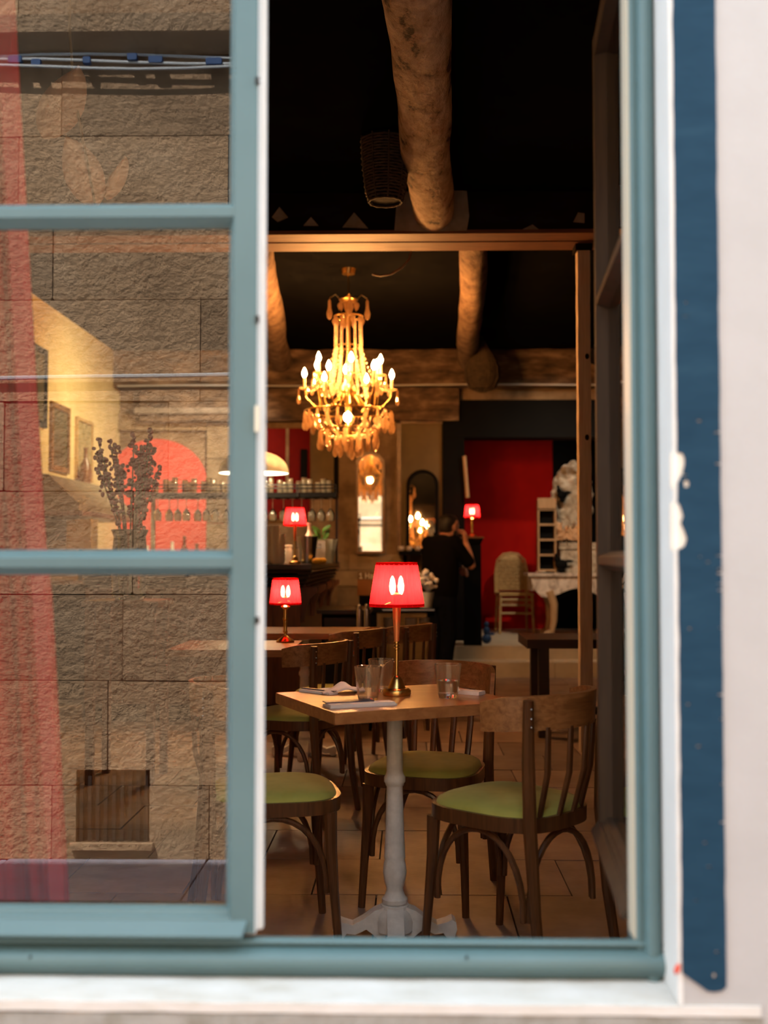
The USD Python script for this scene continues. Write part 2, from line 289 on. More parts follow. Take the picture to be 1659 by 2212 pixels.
def grid(fn, nu, nv, thick=0.0):
    """a sheet fn(u, v) -> point; thick adds a back side along the sheet's normal"""
    u, v = np.meshgrid(np.linspace(0, 1, nu), np.linspace(0, 1, nv), indexing='ij')
    p = np.array([fn(a, b) for a, b in zip(u.ravel(), v.ravel())]); f = []
    for i in range(nu-1):
        for j in range(nv-1):
            a = i*nv+j; f += [[a, a+nv, a+nv+1], [a, a+nv+1, a+1]]
    f = np.array(f)
    if thick:
        nrm = trimesh.Trimesh(p, f, process=False).vertex_normals; k = len(p)
        edge = [i*nv for i in range(nu)] + [(nu-1)*nv+j for j in range(1, nv)] + [i*nv+nv-1 for i in range(nu-2, -1, -1)] + [j for j in range(nv-2, 0, -1)]
        side = []
        for a, b in zip(edge, edge[1:]+edge[:1]): side += [[a, a+k, b], [b, a+k, b+k]]
        p = np.vstack([p, p - nrm*thick]); f = np.vstack([f, f[:, ::-1]+k, side])
    return p, f
def arc(n, a0, a1): return np.linspace(a0, a1, n)

# ================================================================== the front wall and its window
YF, YW, YI = 1.795, 1.90, 2.16             # face of the wall, face of the window frame, inner face
SILLZ = Z(2112, YW)
xo = X(1459, YF, 1106)                      # right edge of the opening on the wall's face
xb = X(1556, YF, 1106)                      # right edge of the blue band
xl = -1.42                                  # left edge of the opening, out of view
TOPZ = 2.55
GZ = -0.2                                   # level of the street
front = [bx(xo+.004, 5.0, YF, YW+.085, GZ, 5.5, .01), bx(.56, 5.0, YW+.08, YI, GZ, 5.5, .01), bx(-5.0, xl, YF, YI, GZ, 5.5, .01), bx(xl-.005, xo+.017, YF, YI, TOPZ, 5.5, .01), bx(xl-.005, xo+.017, YF+.004, YI, GZ, SILLZ-.11, .01)]
wf = Thing('wall_front', 'cream rendered street wall to the right of the window, around its opening', 'wall', (0, YF, GZ), kind='structure')
wf.add('render', front, 'cream', world=True)
# white reveal between frame and blue band
rv = Thing('trim_1', 'white painted window reveal between the teal frame and the blue band', 'window reveal', (xo, YF, SILLZ), kind='structure')
rv.add('reveal_board', bx(xo-.003, xo+.004, YF-.001, YI-.12, SILLZ+.001, TOPZ, .003), 'white', world=True)
rv.add('paint_drip', tube([P(1466, 2083, YF-.003), P(1462, 2096, YF-.004), P(1459, 2104, YF-.003)], [.003, .005, .002], 6), 'redpaint', world=True, label='small red paint drip at the foot of the reveal')
# blue band
def ragged(pts, amp, seed, step=.02):
    ring = sg.Polygon(pts).exterior; n = int(ring.length/step); q = np.array([ring.interpolate(i/n, True).coords[0] for i in range(n)])
    k = np.c_[q, np.full(n, seed)]*[30, 30, 1]
    return q + amp*(np.stack([meshkit.fbm(k, 3, seed), meshkit.fbm(k+7, 3, seed+3)], 1)-.5)*2
band = Thing('trim_2', 'flaking dark blue painted band on the wall beside the window', 'painted band', (xb, YF, SILLZ), kind='structure')
zb = Z(2143, YF, 1500)
bp = sg.Polygon(ragged([(xo+.003, zb+.03), (xo+.045, zb), (xb, zb+.004), (xb+.001, TOPZ+.1), (xo+.003, TOPZ+.1)], .0011, 5, .012)).buffer(0)
chips = []
for pxs in ([(1454, 982), (1464, 977), (1474, 980), (1478, 990), (1478, 1004), (1474, 1022), (1466, 1038), (1460, 1048), (1454, 1050)], [(1454, 1090), (1466, 1087), (1471, 1100), (1475, 1115), (1470, 1130), (1478, 1148), (1483, 1164), (1478, 1180), (1466, 1187), (1454, 1184)], [(1476, 1040), (1483, 1036), (1488, 1043), (1486, 1052), (1478, 1053)], [(1563-25, 2103), (1542, 2100), (1546, 2108), (1540, 2112)]):
    chips.append(sg.Polygon([(P(a, b, YF)[0], P(a, b, YF)[2]) for a, b in pxs]))
rs = np.random.default_rng(3)
for _ in range(26):
    z0 = rs.uniform(zb+.05, TOPZ-.9); x0 = rs.choice([rs.uniform(xo+.012, xb-.004), xb-.003]); a, b = rs.uniform(.002, .006), rs.uniform(.0008, .002)
    chips.append(sg.Polygon([(x0+a*math.cos(t)*rs.uniform(.7, 1.2), z0+b*math.sin(t)) for t in np.linspace(0, 5.6, 8)]))
for c in chips: bp = bp.difference(c.buffer(0))
def slab_y(poly, y0, y1):
    out = []
    for g in getattr(poly, 'geoms', [poly]):
        if g.area > 1e-7:
            v, f = extrude(g, y1-y0); out.append((np.stack([v[:, 0], y1-v[:, 2], v[:, 1]], -1), f))
    return out
band.add('paint_coat', slab_y(bp, YF-.003, YF+.004), 'blue', world=True)
for c in chips[:4]: band.add('bare_patch', slab_y(c.buffer(.004).buffer(0), YF-.0008, YF+.003), 'chip', world=True, label='bare cream plaster where the blue paint has flaked off')

# stone sill
def roughbox(x0, x1, y0, y1, z0, z1, amp, seed, n=60, fr=9.0):
    m = trimesh.creation.box([x1-x0, y1-y0, z1-z0]); m.apply_translation([(x0+x1)/2, (y0+y1)/2, (z0+z1)/2])
    v, f = trimesh.remesh.subdivide_to_size(m.vertices, m.faces, (x1-x0)/n); tm = trimesh.Trimesh(v, f, process=True)
    k = np.c_[meshkit.fbm(tm.vertices*fr, 3, seed), meshkit.fbm(tm.vertices*fr+9, 3, seed+1), meshkit.fbm(tm.vertices*fr+19, 3, seed+2)]-.5
    tm.vertices = tm.vertices + k*2*amp; return tm
xs1 = X(1642, YF, 2150)
ws = Thing('window_sill', 'worn pale limestone sill below the teal window', 'window sill', (0, YF, SILLZ-.1), kind='structure')
ws.add('sill_slab', roughbox(-1.7, xs1, YF-.004, YI-.13, SILLZ-.016, SILLZ, .0018, 1, 70, 10), 'sill', world=True)
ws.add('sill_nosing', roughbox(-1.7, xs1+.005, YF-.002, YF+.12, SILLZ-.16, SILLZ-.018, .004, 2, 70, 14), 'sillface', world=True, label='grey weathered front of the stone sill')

# fixed frame
jx0, jx1 = X(1369, YW, 1106), X(1431, YW, 1106)
frame_z0, frame_z1 = SILLZ+.0, TOPZ-.01
railtop = Z(2030, YW)
w1 = Thing('window_1', 'teal painted window frame standing on the stone sill', 'window frame', (0, YW, SILLZ), kind='structure')
# right jamb: bead, roll and hollow seen from the street
w = jx1-jx0; c = jx0+.5*w
jam = [(jx0, YW+.03), (jx0, YW+.006), (jx0+.004, YW+.002), (jx0+.012, YW+.004)]
jam += [(jx0+.012+.5*(w-.02)*(1-math.cos(t)), YW+.004-.016*math.sin(t)) for t in np.linspace(.12, 3.02, 12)]
jam += [(jx1-.006, YW+.006), (jx1, YW+.006), (xo, YW+.012), (xo, YW+.08), (jx0, YW+.08)]
w1.add('jamb', prof_z(jam, SILLZ, frame_z1), 'teal', world=True)
w1.add('jamb', bx(xl, -.905, YW+.004, YW+.08, SILLZ, frame_z1), 'teal', world=True)
w1.add('head', bx(xl, xo, YW+.004, YW+.08, 2.44, frame_z1), 'teal', world=True)
cb0, cb1 = X(1356, YW+.035, 1106), X(1368.5, YW+.02, 1106)
w1.add('rebate_strip', bx(cb0, cb1+.002, YW+.012, YW+.06, railtop, 2.44, .002), 'ivory', world=True, label='cream strip in the rebate of the right jamb')
# bottom rail: small bead, groove, big roll
zr = railtop-SILLZ
def ell(cy, cz, ry, rz, a0, a1, n): return [(cy-ry*math.sin(t), cz+rz*math.cos(t)) for t in np.linspace(a0, a1, n)]
rail = [(YW+.08, SILLZ+zr*.35)] + ell(YW+.012, SILLZ+zr*.89, .012, zr*.11, 0, 2.9, 7) + ell(YW+.010, SILLZ+zr*.42, .030, zr*.34, .25, 2.3, 12) + [(YW-.006, SILLZ+zr*.10), (YW-.002, SILLZ), (YW+.08, SILLZ)]
w1.add('bottom_rail', prof_x(rail, xl, xo), 'teal', world=True)
for px_, py_ in ((66, 2067), (1008, 2068)):
    q = P(px_, py_, YW-.016); w1.add('nail_hole', ball(q, (.0026, .004, .0026), 1), 'dark', world=True)

# left leaf, closed
ZM = [Z(460, YW, 300), Z(1215, YW, 300)]; Zb0 = Z(1962, YW, 300); Zleaf0, Zleaf1 = Z(2027, YW-.02, 300), 2.43
sx0, sx1 = X(503, YW-.006, 1106), X(553, YW-.006, 1106); lx0 = -.90
GY = YW+.022
def casement(name, label):
    """parts of one leaf in a frame of its own: x from the hinge side, y out of the street, z world"""
    t = Thing(name, label, 'casement window', (0, 0, 0), kind='structure'); return t
w2 = casement('window_2', 'closed left teal casement with glass panes that mirror the alley wall')
def leaf(t, tr, with_bar=True, paint='teal'):
    a = lambda nm, mesh, m, **k: t.add(nm, tr(mesh), m, world=True, **k)
    st = [(sx0-.012, GY+.004), (sx0-.012, GY-.002), (sx0, YW-.006), (sx1-.002, YW-.006), (sx1, YW-.004), (sx1, YW+.046), (sx0-.004, YW+.046), (sx0-.006, GY+.008)]
    a('stile', prof_z(st, Zleaf0+.004, Zleaf1), paint)
    sl = [(lx0, YW-.006), (lx0+.05, YW-.006), (lx0+.062, GY-.002), (lx0+.062, GY+.004), (lx0+.055, YW+.046), (lx0, YW+.046)]
    a('stile', prof_z(sl, Zleaf0+.004, Zleaf1), paint)
    for zc in ZM:
        h = .0215
        a('muntin', prof_x([(GY+.004, zc-h), (GY-.002, zc-h), (YW-.001, zc-.010), (YW-.005, zc-.008), (YW-.005, zc+.008), (YW-.001, zc+.0125), (GY-.002, zc+h), (GY+.004, zc+h), (YW+.046, zc+.012), (YW+.046, zc-.012)], lx0+.04, sx0+.003), paint)
    z0 = Zb0; zt = Z(1986, YW-.004, 300)
    a('bottom_rail', prof_x([(GY+.004, z0), (GY-.004, z0), (YW+.008, z0-.004), (YW+.004, z0-.011), (YW-.001, z0-.012), (YW-.004, zt+.002), (YW-.006, zt-.004), (YW-.004, Zleaf0), (YW+.046, Zleaf0), (YW+.046, z0-.004)], lx0+.01, sx0+.006), paint)
    a('top_rail', prof_x([(YW-.005, 2.38), (YW-.005, Zleaf1), (YW+.046, Zleaf1), (YW+.046, 2.38)], lx0+.01, sx0+.006), paint)
    if with_bar:
        e = X(531, YW-.02, 2000)
        v, f = prof_x([(YW-.002, zt), (YW-.007, zt), (YW-.024, Zleaf0+.006), (YW-.024, Zleaf0+.002), (YW-.002, Zleaf0+.001)], lx0, e)
        v = np.where((v[:, :1] > e-.001) & (v[:, 2:3] < zt-.004), v-[.006, 0, 0], v)
        a('weather_bar', (v, f), paint, label='sloping drip bar across the foot of the leaf')
    lim = [Zb0-.004, ZM[1], ZM[0], 2.385]
    for k in range(3):
        a('glass_pane', bx(lx0+.05, sx0-.003, GY, GY+.004, lim[k]+(.012 if k else 0), lim[k+1]-.012, .0002), 'pane', smooth=False)
leaf(w2, lambda m: m)
we0 = X(574, YW+.05, 1106)
w2.add('meeting_edge', bx(sx1-.001, we0, YW+.03, YW+.05, Zleaf0, Zleaf1, .002), 'white', world=True, label='white primed edge of the meeting stile')
w2.add('meeting_edge', bx(sx1-.0015, sx1+.0015, YW-.002, YW+.046, Zleaf0+.003, Zleaf1, .0006), 'white', world=True, label='white primed edge of the meeting stile')
for py_ in (175, 690, 1340): w2.add('keeper', cbox(P(556, py_, YW-.006), (.006, .008, .012), .001), 'dark', world=True)
w2.add('keeper', cbox(P(556, 905, YW-.008), (.008, .01, .045), .002), 'ivory', world=True, label='cream catch plate')

# right leaf, swung open into the room
hx, hy = X(1352, 1.985, 1106), 1.985
ang = math.radians(94.6)
def swing(mesh):
    v, f = geo(mesh); f = f[:, ::-1]
    # the leaf mirrored: its meeting stile is the free end; distance from the hinge grows away from lx0
    L = np.stack([-(v[:, 0]-lx0), v[:, 1]-YW-.046, v[:, 2]], -1)
    R = rz(-ang); q = L @ R.T
    return q + [hx+.056, hy, 0], f
w3 = casement('window_3', 'right varnished casement swung open into the dark room, seen nearly edge on')
leaf(w3, swing, with_bar=True, paint='leafbrown')

# ================================================================== the alley across the street, seen mirrored in the panes
YO = -1.3
ground = Thing('pavement', 'grey street paving along the alley walls', 'pavement', (0, 0, GZ), kind='structure')
ground.add('road_bed', bx(-5, 5, YO-.3, YF+.1, GZ-.12, GZ-.012, .005), 'paving', world=True)
y = YO
for j, d in enumerate((.62, .85, .85, .76)):
    x = -4 + .45*(j % 2)
    while x < 4:
        wd = RNG.uniform(.8, 1.2); ground.add('paving_slab', bx(x+.005, x+wd-.005, y+.005, y+d-.005, GZ-.02, GZ+RNG.uniform(-.004, .004), .006), 'paving', world=True); x += wd
    y += d
opp = Thing('wall_opposite', 'sunlit tan ashlar wall across the alley, mirrored in the left panes', 'wall', (0, YO, GZ), kind='structure')
opp.add('core', bx(-5, 5, YO-.5, YO-.05, GZ, 3.95, .01), 'ashlar0', world=True)
zc = [GZ, Z(1705, 1.9+1.9-YO, 200)]
def course(zr): return zr
zz = [GZ, .14, .62, 1.02, 1.5, 1.92, 2.4, 2.82, 3.18, 3.56, 3.72, 3.95]
vx0, vx1, vz0, vz1 = -1.53, -1.19, -.12, .21
k = 0
for j in range(len(zz)-1):
    if j == 9: continue
    x = -4.8 + (j*.37) % .6 - .3
    while x < 4.8:
        wd = RNG.uniform(.65, 1.25); a, b = x+.002, min(x+wd, 4.9)-.002; z0, z1 = zz[j]+.002, zz[j+1]-.002
        pr = RNG.uniform(-.004, .004)
        if z0 < vz1 and z1 > vz0 and a < vx1 and b > vx0:      # leave the vent free
            if a < vx0-.05: opp.add('stone_block', bx(a, vx0, YO-.1, YO+pr, z0, z1, .008), 'ashlar%d' % (k % 3), world=True, smooth=False)
            if b > vx1+.05: opp.add('stone_block', bx(vx1, b, YO-.1, YO+pr, z0, z1, .008), 'ashlar%d' % (k % 3), world=True, smooth=False)
            lo, hi = max(a, vx0), min(b, vx1)
            if z0 < vz0: opp.add('stone_block', bx(lo, hi, YO-.1, YO+pr, z0, vz0, .005), 'ashlar%d' % (k % 3), world=True, smooth=False)
            elif z1 > vz1 and z0 > vz0: opp.add('stone_block', bx(lo, hi, YO-.1, YO+pr, vz1, z1, .005), 'ashlar%d' % (k % 3), world=True, smooth=False)
        else:
            opp.add('stone_block', bx(a, b, YO-.1, YO+pr, z0, z1, .008), 'ashlar%d' % (k % 3), world=True, smooth=False)
        x += wd; k += 1
opp.add('cornice', prof_x([(YO-.1, 3.56), (YO+.02, 3.56), (YO+.05, 3.60), (YO+.09, 3.64), (YO+.10, 3.72), (YO-.1, 3.72)], -5, 5), 'ashlar0', world=True)
vent = Thing('wall_vent', 'rusty barred vent low in the mirrored alley wall', 'vent', ((vx0+vx1)/2, YO, vz0))
vent.add('vent_box', bx(vx0, vx1, YO-.14, YO-.11, vz0, vz1, .003), 'grille', world=True)
for i in range(9):
    x = vx0+.02+i*(vx1-vx0-.04)/8; vent.add('bar', bx(x-.008, x+.008, YO-.035, YO-.015, vz0, vz1, .003), 'grille', world=True)
vent.add('ledge', bx(vx0-.02, vx1+.02, YO-.05, YO+.03, vz0-.03, vz0, .005), 'ashlar2', world=True)
cb = Thing('cable_run', 'sagging cables with blue clips under the mirrored cornice', 'cables', (0, YO, 3.1))
for i, z0 in enumerate((3.545, 3.52, 3.495)):
    cb.add('cable', tube([(x, YO+.03+.01*i, z0+.016*math.sin(x*3+i)) for x in np.linspace(-4.5, 4.5, 40)], .007, 6), 'cable', world=True)
for i in range(26): cb.add('clip', cbox((-3.6+.19*i+.05*math.sin(i*2.3), YO+.04, 3.525+.012*math.sin(i*1.7)), (.055+.02*math.sin(i), .03, .03), .012), 'bluecap', world=True)
single('wall_cable', 'pale cable running level along the mirrored alley wall', 'cable', tube([(x, YO+.025, 2.05+.012*x) for x in np.linspace(-4.5, 4.5, 20)], .010, 6), 'cable')

# ================================================================== the room
CEIL, XL, YB = 3.40, -3.15, 12.0
XR = 1.20                                        # short side wall by the window
fl = Thing('floor', 'brown stone tiled restaurant floor', 'floor', (0, 7, 0), kind='structure')
fl.add('screed', bx(XL-.1, 3.2, YI-.12, 14.0, -.2, -.012, .005), 'grout', world=True)
k = 0; ts = .46; y = YI-.02
while y < 11.0:
    x = -3.1 + (ts/2 if int(k) % 2 else 0); r = 0
    while x < 2.9:
        if -1.35 < x < 1.55 and y < 8.6:
            fl.add('floor_tile', bx(x+.003, x+ts-.003, y+.003, y+ts-.003, -.03, RNG.uniform(-.0015, .0015), .004), 'tile%d' % RNG.integers(3), world=True)
        x += ts
    y += ts; k += 1
rest = []
y = YI-.02; k = 0
while y < 11.0:
    x = -3.1 + (ts/2 if k % 2 else 0)
    while x < 2.9:
        if not (-1.35 < x < 1.55 and y < 8.6): rest.append(bx(x+.003, x+ts-.003, y+.003, min(y+ts, 11)-.003, -.03, RNG.uniform(-.0015, .0015), .004))
        x += ts
    y += ts; k += 1
fl.add('far_tiles', rest, 'tile1', world=True, kind='stuff')
ce = Thing('ceiling', 'near-black painted ceiling above the log beams', 'ceiling', (0, 7, CEIL), kind='structure')
ce.add('deck', bx(XL-.1, 3.2, YI-.3, 12.05, CEIL+.02, CEIL+.3, .01), 'ceilblack', world=True)
ce.add('ceiling_skin', bx(XL, 2.45, YI-.01, 12.0, CEIL, CEIL+.026, .0008), 'ceilblack', world=True)
wl = Thing('wall_left', 'ochre plastered side wall lit by an added warm spot', 'wall', (XL, 7, 0), kind='structure')
wl.add('plaster', bx(XL-.2, XL, YI-.3, YB+.2, -.1, CEIL+.1, .01), 'wallyellow', world=True)
wr = Thing('wall_right', 'brown painted side wall beyond the open leaf', 'wall', (XR, 4.5, 0), kind='structure')
wr.add('plaster', bx(XR, XR+.14, YI-.05, 6.82, -.1, CEIL+.1, .01), 'rightwall', world=True)
wr.add('skirting', bx(XR-.018, XR, YI, 6.82, 0, .16, .004), 'rightwall', world=True)
wr.add('far_plaster', bx(2.45, 2.6, 6.5, 14.2, -.1, CEIL+.1, .01), 'black', world=True)
wr.add('return_wall', bx(XR, 2.6, 6.7, 6.82, -.1, CEIL+.1, .01), 'black', world=True)

# back wall
def bxp(px0, px1, py0, py1, Y, d, b=.006, back=0.0):
    """a box whose front face spans these pixels at depth Y and which runs d further back"""
    a, c = P(px0, py1, Y), P(px1, py0, Y)
    return bx(a[0], c[0], Y, Y+d, a[2], c[2], b)
XP0 = X(957, YB)                                 # left edge of the black doorway
wb = Thing('wall_back', 'rough plaster and stone back wall of the dining room', 'wall', (0, YB, 0), kind='structure')
wb.add('plaster', [bx(XL-.1, XP0+.1, YB+.06, YB+.3, -.1, CEIL+.1, .01), bx(XP0, 2.6, YB+.06, YB+.3, Z(868, YB), CEIL+.1, .01)], 'rough', world=True)
def course_row(t, name, mats, x0, x1, z0, z1, w0, w1, y0, y1, off=0.0):
    x = x0-off
    while x < x1-.02:
        w = RNG.uniform(w0, w1); a, b = max(x, x0), min(x+w, x1)
        if b-a > .06: t.add(name, bx(a+.004, b-.004, y0+RNG.uniform(-.008, .008), y1, z0+.004, z1-.004, .007), mats % RNG.integers(3), world=True)
        x += w
zs = [0, .29, .58, .87, 1.04, 1.215]
for i in range(5): course_row(wb, 'stone_block', 'stone%d', X(728, YB), XP0, zs[i], zs[i+1], .35, .75, YB-.01, YB+.06, RNG.uniform(0, .3))
zs2 = [0, .4, .8, 1.2, 1.55, 1.9, 2.25, 2.62]
for i in range(7): course_row(wb, 'stone_block', 'stone%d', X(445, YB), X(575, YB), zs2[i], zs2[i+1], .4, .8, YB-.005, YB+.06, RNG.uniform(0, .3))
course_row(wb, 'stone_block', 'stone%d', XL, X(445, YB), 2.56, 2.75, .5, .9, YB-.005, YB+.06)
# heads of the wall: two weathered beams and a pipe
bb = Thing('lintel_beam', 'weathered pale timber beam under the ceiling along the back wall', 'beam', (0, YB-.2, 3.02))
bb.add('timber', roughbox(XL, 2.45, YB-.22, YB+.06, Z(833, YB-.22), CEIL-.002, .012, 21, 60, 5), 'backbeam', world=True)
bb.add('pipe', tube([(x, YB-.235, Z(832, YB-.235)+.006*math.sin(x*2)) for x in np.linspace(XL+.05, 2.4, 20)], .009, 6), 'cable', world=True)
b2 = Thing('lintel_beam', 'lower brown timber beam on top of the mirror wall', 'beam', (0, YB-.12, 2.62))
b2.add('timber', roughbox(X(300, YB-.12), X(992, YB-.12), YB-.12, YB+.06, Z(908, YB-.12), Z(838, YB-.12), .010, 23, 60, 6), 'backbeam', world=True)
b2.add('ledge', bxp(290, 575, 880, 893, YB-.16, .2), 'plaster', world=True)
# panels of the back wall
pn = Thing('wall_panel', 'olive framed plaster panel behind the arched mirror', 'panel', (0, YB, 1.2))
pn.add('field', bxp(866, 954, 914, 1196, YB+.02, .04, .003), 'olive', world=True)
pn.add('frame', [bxp(858, 866, 908, 1196, YB, .06), bxp(858, 957, 906, 914, YB, .06)], 'giltdark', world=True)
p2 = Thing('wall_panel', 'olive painted panel right of the dark red one, above the glass rack', 'panel', (0, YB, 1.9))
p2.add('field', bxp(670, 722, 912, 1062, YB+.01, .05, .003), 'olive', world=True)
p2.add('edge', bxp(721, 731, 912, 1066, YB-.02, .08), 'black', world=True)
p3 = Thing('wall_panel', 'dark red painted panel above the bar with a brown batten', 'panel', (0, YB, 1.7))
p3.add('field', bxp(560, 670, 925, 1120, YB+.01, .05, .003), 'redpanel', world=True)
p3.add('batten', bxp(617, 624, 925, 1045, YB-.01, .04), 'rough', world=True)
p3.add('speaker', bxp(649, 663, 970, 1032, YB-.1, .1), 'black', world=True, label='slim black loudspeaker on the red panel')
# coral niche with round head
ncx, nr = X(335, YB), .56
zsp = Z(1046, YB)
arch = [(ncx-nr, .6), (ncx+nr, .6)] + [(ncx+nr*math.cos(t), zsp+.50*math.sin(t)) for t in np.linspace(0, math.pi, 21)]
ni = Thing('wall_niche', 'coral red round-headed recess behind the bar shelf', 'niche', (ncx, YB, .6))
ni.add('field', prof_y(arch, YB+.015, YB+.06), 'redniche', world=True)
ni.add('field', bxp(438, 482, 1076, 1200, YB+.01, .05, .003), 'redniche', world=True)
# black doorway to the back room
dw = Thing('door_1', 'black framed wide doorway to the red back room', 'doorway', (X(1003, YB), YB, .285), kind='structure')
dw.add('jamb', bxp(957, 1003, 868, 1396, YB-.02, .3), 'black', world=True)
dw.add('head', bx(X(957, YB), 2.45, YB-.03, YB+.3, Z(946, YB), Z(865, YB), .006), 'black', world=True)
dw.add('hinge_rod', tube([P(1003, 985, YB-.06), P(1010, 1075, YB-.06)], .022, 8), 'carved', world=True, label='slanting pale wooden rod in the doorway')
# platform with two steps
pl = Thing('floor', 'pale raised stone floor with a step, in the red back room', 'platform', (1.2, 11.3, 0), kind='structure')
pl.add('platform_top', bx(X(925, 11.3), 2.45, 11.3, 13.95, 0, .285, .01), 'platform', world=True)
for x in np.arange(X(925, 11.0), 2.4, .62): pl.add('step_block', bx(x+.003, min(x+.62, 2.45)-.003, 11.0, 11.3, 0, .15, .008), 'platform', world=True)
rb = Thing('wall_far', 'dark red wall of the raised back room', 'wall', (1.2, 13.95, .285), kind='structure')
rb.add('plaster', bx(-1.2, 2.6, 13.93, 14.1, 0, 3.2, .01), 'red', world=True)
rb.add('black_panel', bx(X(1196, 13.9), 2.6, 13.90, 13.94, .285, 3.1, .004), 'black', world=True, label='black painted end of the red wall')
rb.add('side_plaster', bx(-1.3, -1.2, YB+.3, 14.1, 0, 3.2, .01), 'red', world=True)
rb.add('ceiling_board', bx(-1.3, 2.6, YB+.3, 14.1, 3.1, 3.2, .01), 'black', world=True)

# logs and cross beam
def log(name, label, p0, p1, r0, r1, seed, m='logdark', n=60, seg=26):
    p0, p1 = np.array(p0), np.array(p1); d = p1-p0; L = np.linalg.norm(d); an = np.linspace(0, 2*np.pi, seg, endpoint=False)
    t = np.linspace(0, 1, n); c = p0 + t[:, None]*d
    sway = (meshkit.fbm(np.c_[t*4, t*0, t*0+seed], 3, seed)-.5)*.05
    c[:, 0] += sway
    v = []
    for i in range(n):
        r = r0+(r1-r0)*t[i]; rr = r*(1+.10*(meshkit.fbm(np.c_[np.cos(an)*1.6, np.full(seg, t[i]*L*2.2), np.sin(an)*1.6], 4, seed)-.5)*2)
        v.append(np.c_[c[i, 0]+rr*np.cos(an), np.full(seg, c[i, 1]), c[i, 2]+rr*np.sin(an)])
    v = np.vstack(v); f = []
    for i in range(n-1):
        for j in range(seg):
            q = [i*seg+j, i*seg+(j+1) % seg, (i+1)*seg+(j+1) % seg, (i+1)*seg+j]; f += [[q[0], q[2], q[1]], [q[0], q[3], q[2]]]
    k = len(v); v = np.vstack([v, c[0], c[-1]]); e = (n-1)*seg
    for j in range(seg): f += [[k, j, (j+1) % seg], [k+1, e+(j+1) % seg, e+j]]
    return single(name, label, 'log beam', (v, np.array(f)), m)
zl = 3.275
def at_z(px, py, z):
    """the point at pixel (px, py) that has height z"""
    d = fwd + rgt*(px-W/2)/F + up*(H/2-py)/F; return CAM + d*((z-CAM[2])/d[2])
A, B = at_z(905, 0, zl), at_z(930, 400, zl); d = (B-A)/(B-A)[1]
log('ceiling_log', 'thick knotty log joist nearest the window, ending on a grey plaster pad', A+d*(YI-.02-A[1]), A+d*(6.70-A[1]), .135, .122, 4, 'logbark')
A, B = at_z(1024, 545, zl), at_z(1012, 750, zl); d = (B-A)/(B-A)[1]
log('ceiling_log', 'slimmer log joist behind the cross beam, towards the hanging wicker pouch', A+d*(6.98-A[1]), A+d*(11.79-A[1]), .098, .108, 9)
A, B = at_z(574, 640, zl), at_z(608, 780, zl); d = (B-A)/(B-A)[1]
log('ceiling_log', 'short visible log joist beside the window stile, left of the chandelier', A+d*(7.0-A[1]), A+d*(11.79-A[1]), .12, .115, 14)
zb0, zb1 = Z(506, 6.66), Z(415, 6.66)
cbm = Thing('cross_beam', 'dark squared beam across the ceiling with a varnished board under it', 'beam', (0, 6.8, zb0))
cbm.add('timber', roughbox(XL, 1.5, 6.66, 6.98, zb0+.02, CEIL-.002, .006, 31, 60, 6), 'beam', world=True)
cbm.add('soffit_board', bx(XL, 1.42, 6.64, 6.80, zb0-.004, zb0+.02, .004), 'board', world=True)
cbm.add('soffit_board', bx(XL, 1.42, 6.815, 7.0, zb0-.008, zb0+.016, .004), 'board', world=True)
def chip_y(pts, Y, d, m, t, nm, label=None): t.add(nm, slab_y(sg.Polygon([(P(a, b, Y)[0], P(a, b, Y)[2]) for a, b in pts]), Y-d, Y+.03), m, world=True, label=label)
chip_y([(858, 425), (880, 417), (962, 412), (1008, 416), (1013, 470), (1008, 500), (930, 503), (852, 500)], 6.66, .03, 'plaster', cbm, 'plaster_pad', 'grey plaster pad round the end of the thick log')
for i, pts in enumerate(([(740, 492), (765, 460), (795, 494)], [(656, 488), (672, 470), (688, 488)], [(588, 470), (604, 448), (622, 470), (600, 480)], [(1238, 480), (1248, 460), (1262, 462), (1262, 482)], [(1125, 498), (1150, 486), (1165, 498)])):
    chip_y(pts, 6.66, .012, 'plaster', cbm, 'plaster_crumb')
ps = Thing('timber_post', 'weathered squared timber post under the cross beam on the right', 'post', (X(1265, 6.86), 6.86, 0))
ps.add('shaft', roughbox(X(1252, 6.86), X(1279, 6.86), 6.86, 6.94, 0, zb0-.03, .003, 41, 12, 8), 'post', world=True)
ps.add('cap', bx(X(1247, 6.86), X(1284, 6.86), 6.85, 6.98, zb0-.05, zb0-.008, .005), 'beam', world=True)
for py_ in (770, 945): ps.add('knot', ball(P(1268, py_, 6.862), (.014, .006, .02), 1), 'beam', world=True)
wire = single('hanging_wire', 'loose reddish wire hanging in a curve under the cross beam', 'wire', tube([P(890, 537, 7.02), P(884, 560, 7.1), P(868, 578, 7.15), P(845, 592, 7.2), P(822, 596, 7.2), P(804, 592, 7.2)], .006, 6), 'copperwire' if 'copperwire' in M else 'board')

# ---------------------------------------------------------------- curtain behind the left panes
def cur(u, v):
    py = -220 + v*2300
    edge = np.interp(py, [-220, 0, 850, 1190, 1250, 1960, 2100], [20, 30, 76, 96, 106, 145, 150])
    Y = 2.34 + .018*math.sin(u*38+v*1.2) + .010*math.sin(u*91)
    p = P(edge, py, 2.34); return (p[0]-(1-u)*.62, Y, p[2])
cu = Thing('window_curtain', 'red curtain hanging inside the closed casement', 'curtain', (-.9, 2.34, .4))
cu.add('cloth', grid(cur, 90, 30, .0015), 'curtain', world=True, smooth=True)
cu.add('daylit_strip', grid(lambda u, v: np.array(cur(.955+.05*u, v))+[0, -.012-.004*math.sin(u*3), 0], 5, 30, .0015), 'curtainlit', world=True, smooth=True, label='paler pink strip that paints daylight on the edge of the curtain')
cu.add('curtain_rod', tube([(-1.6, 2.34, 2.52), (-.55, 2.34, 2.52)], .012, 8), 'brass', world=True)

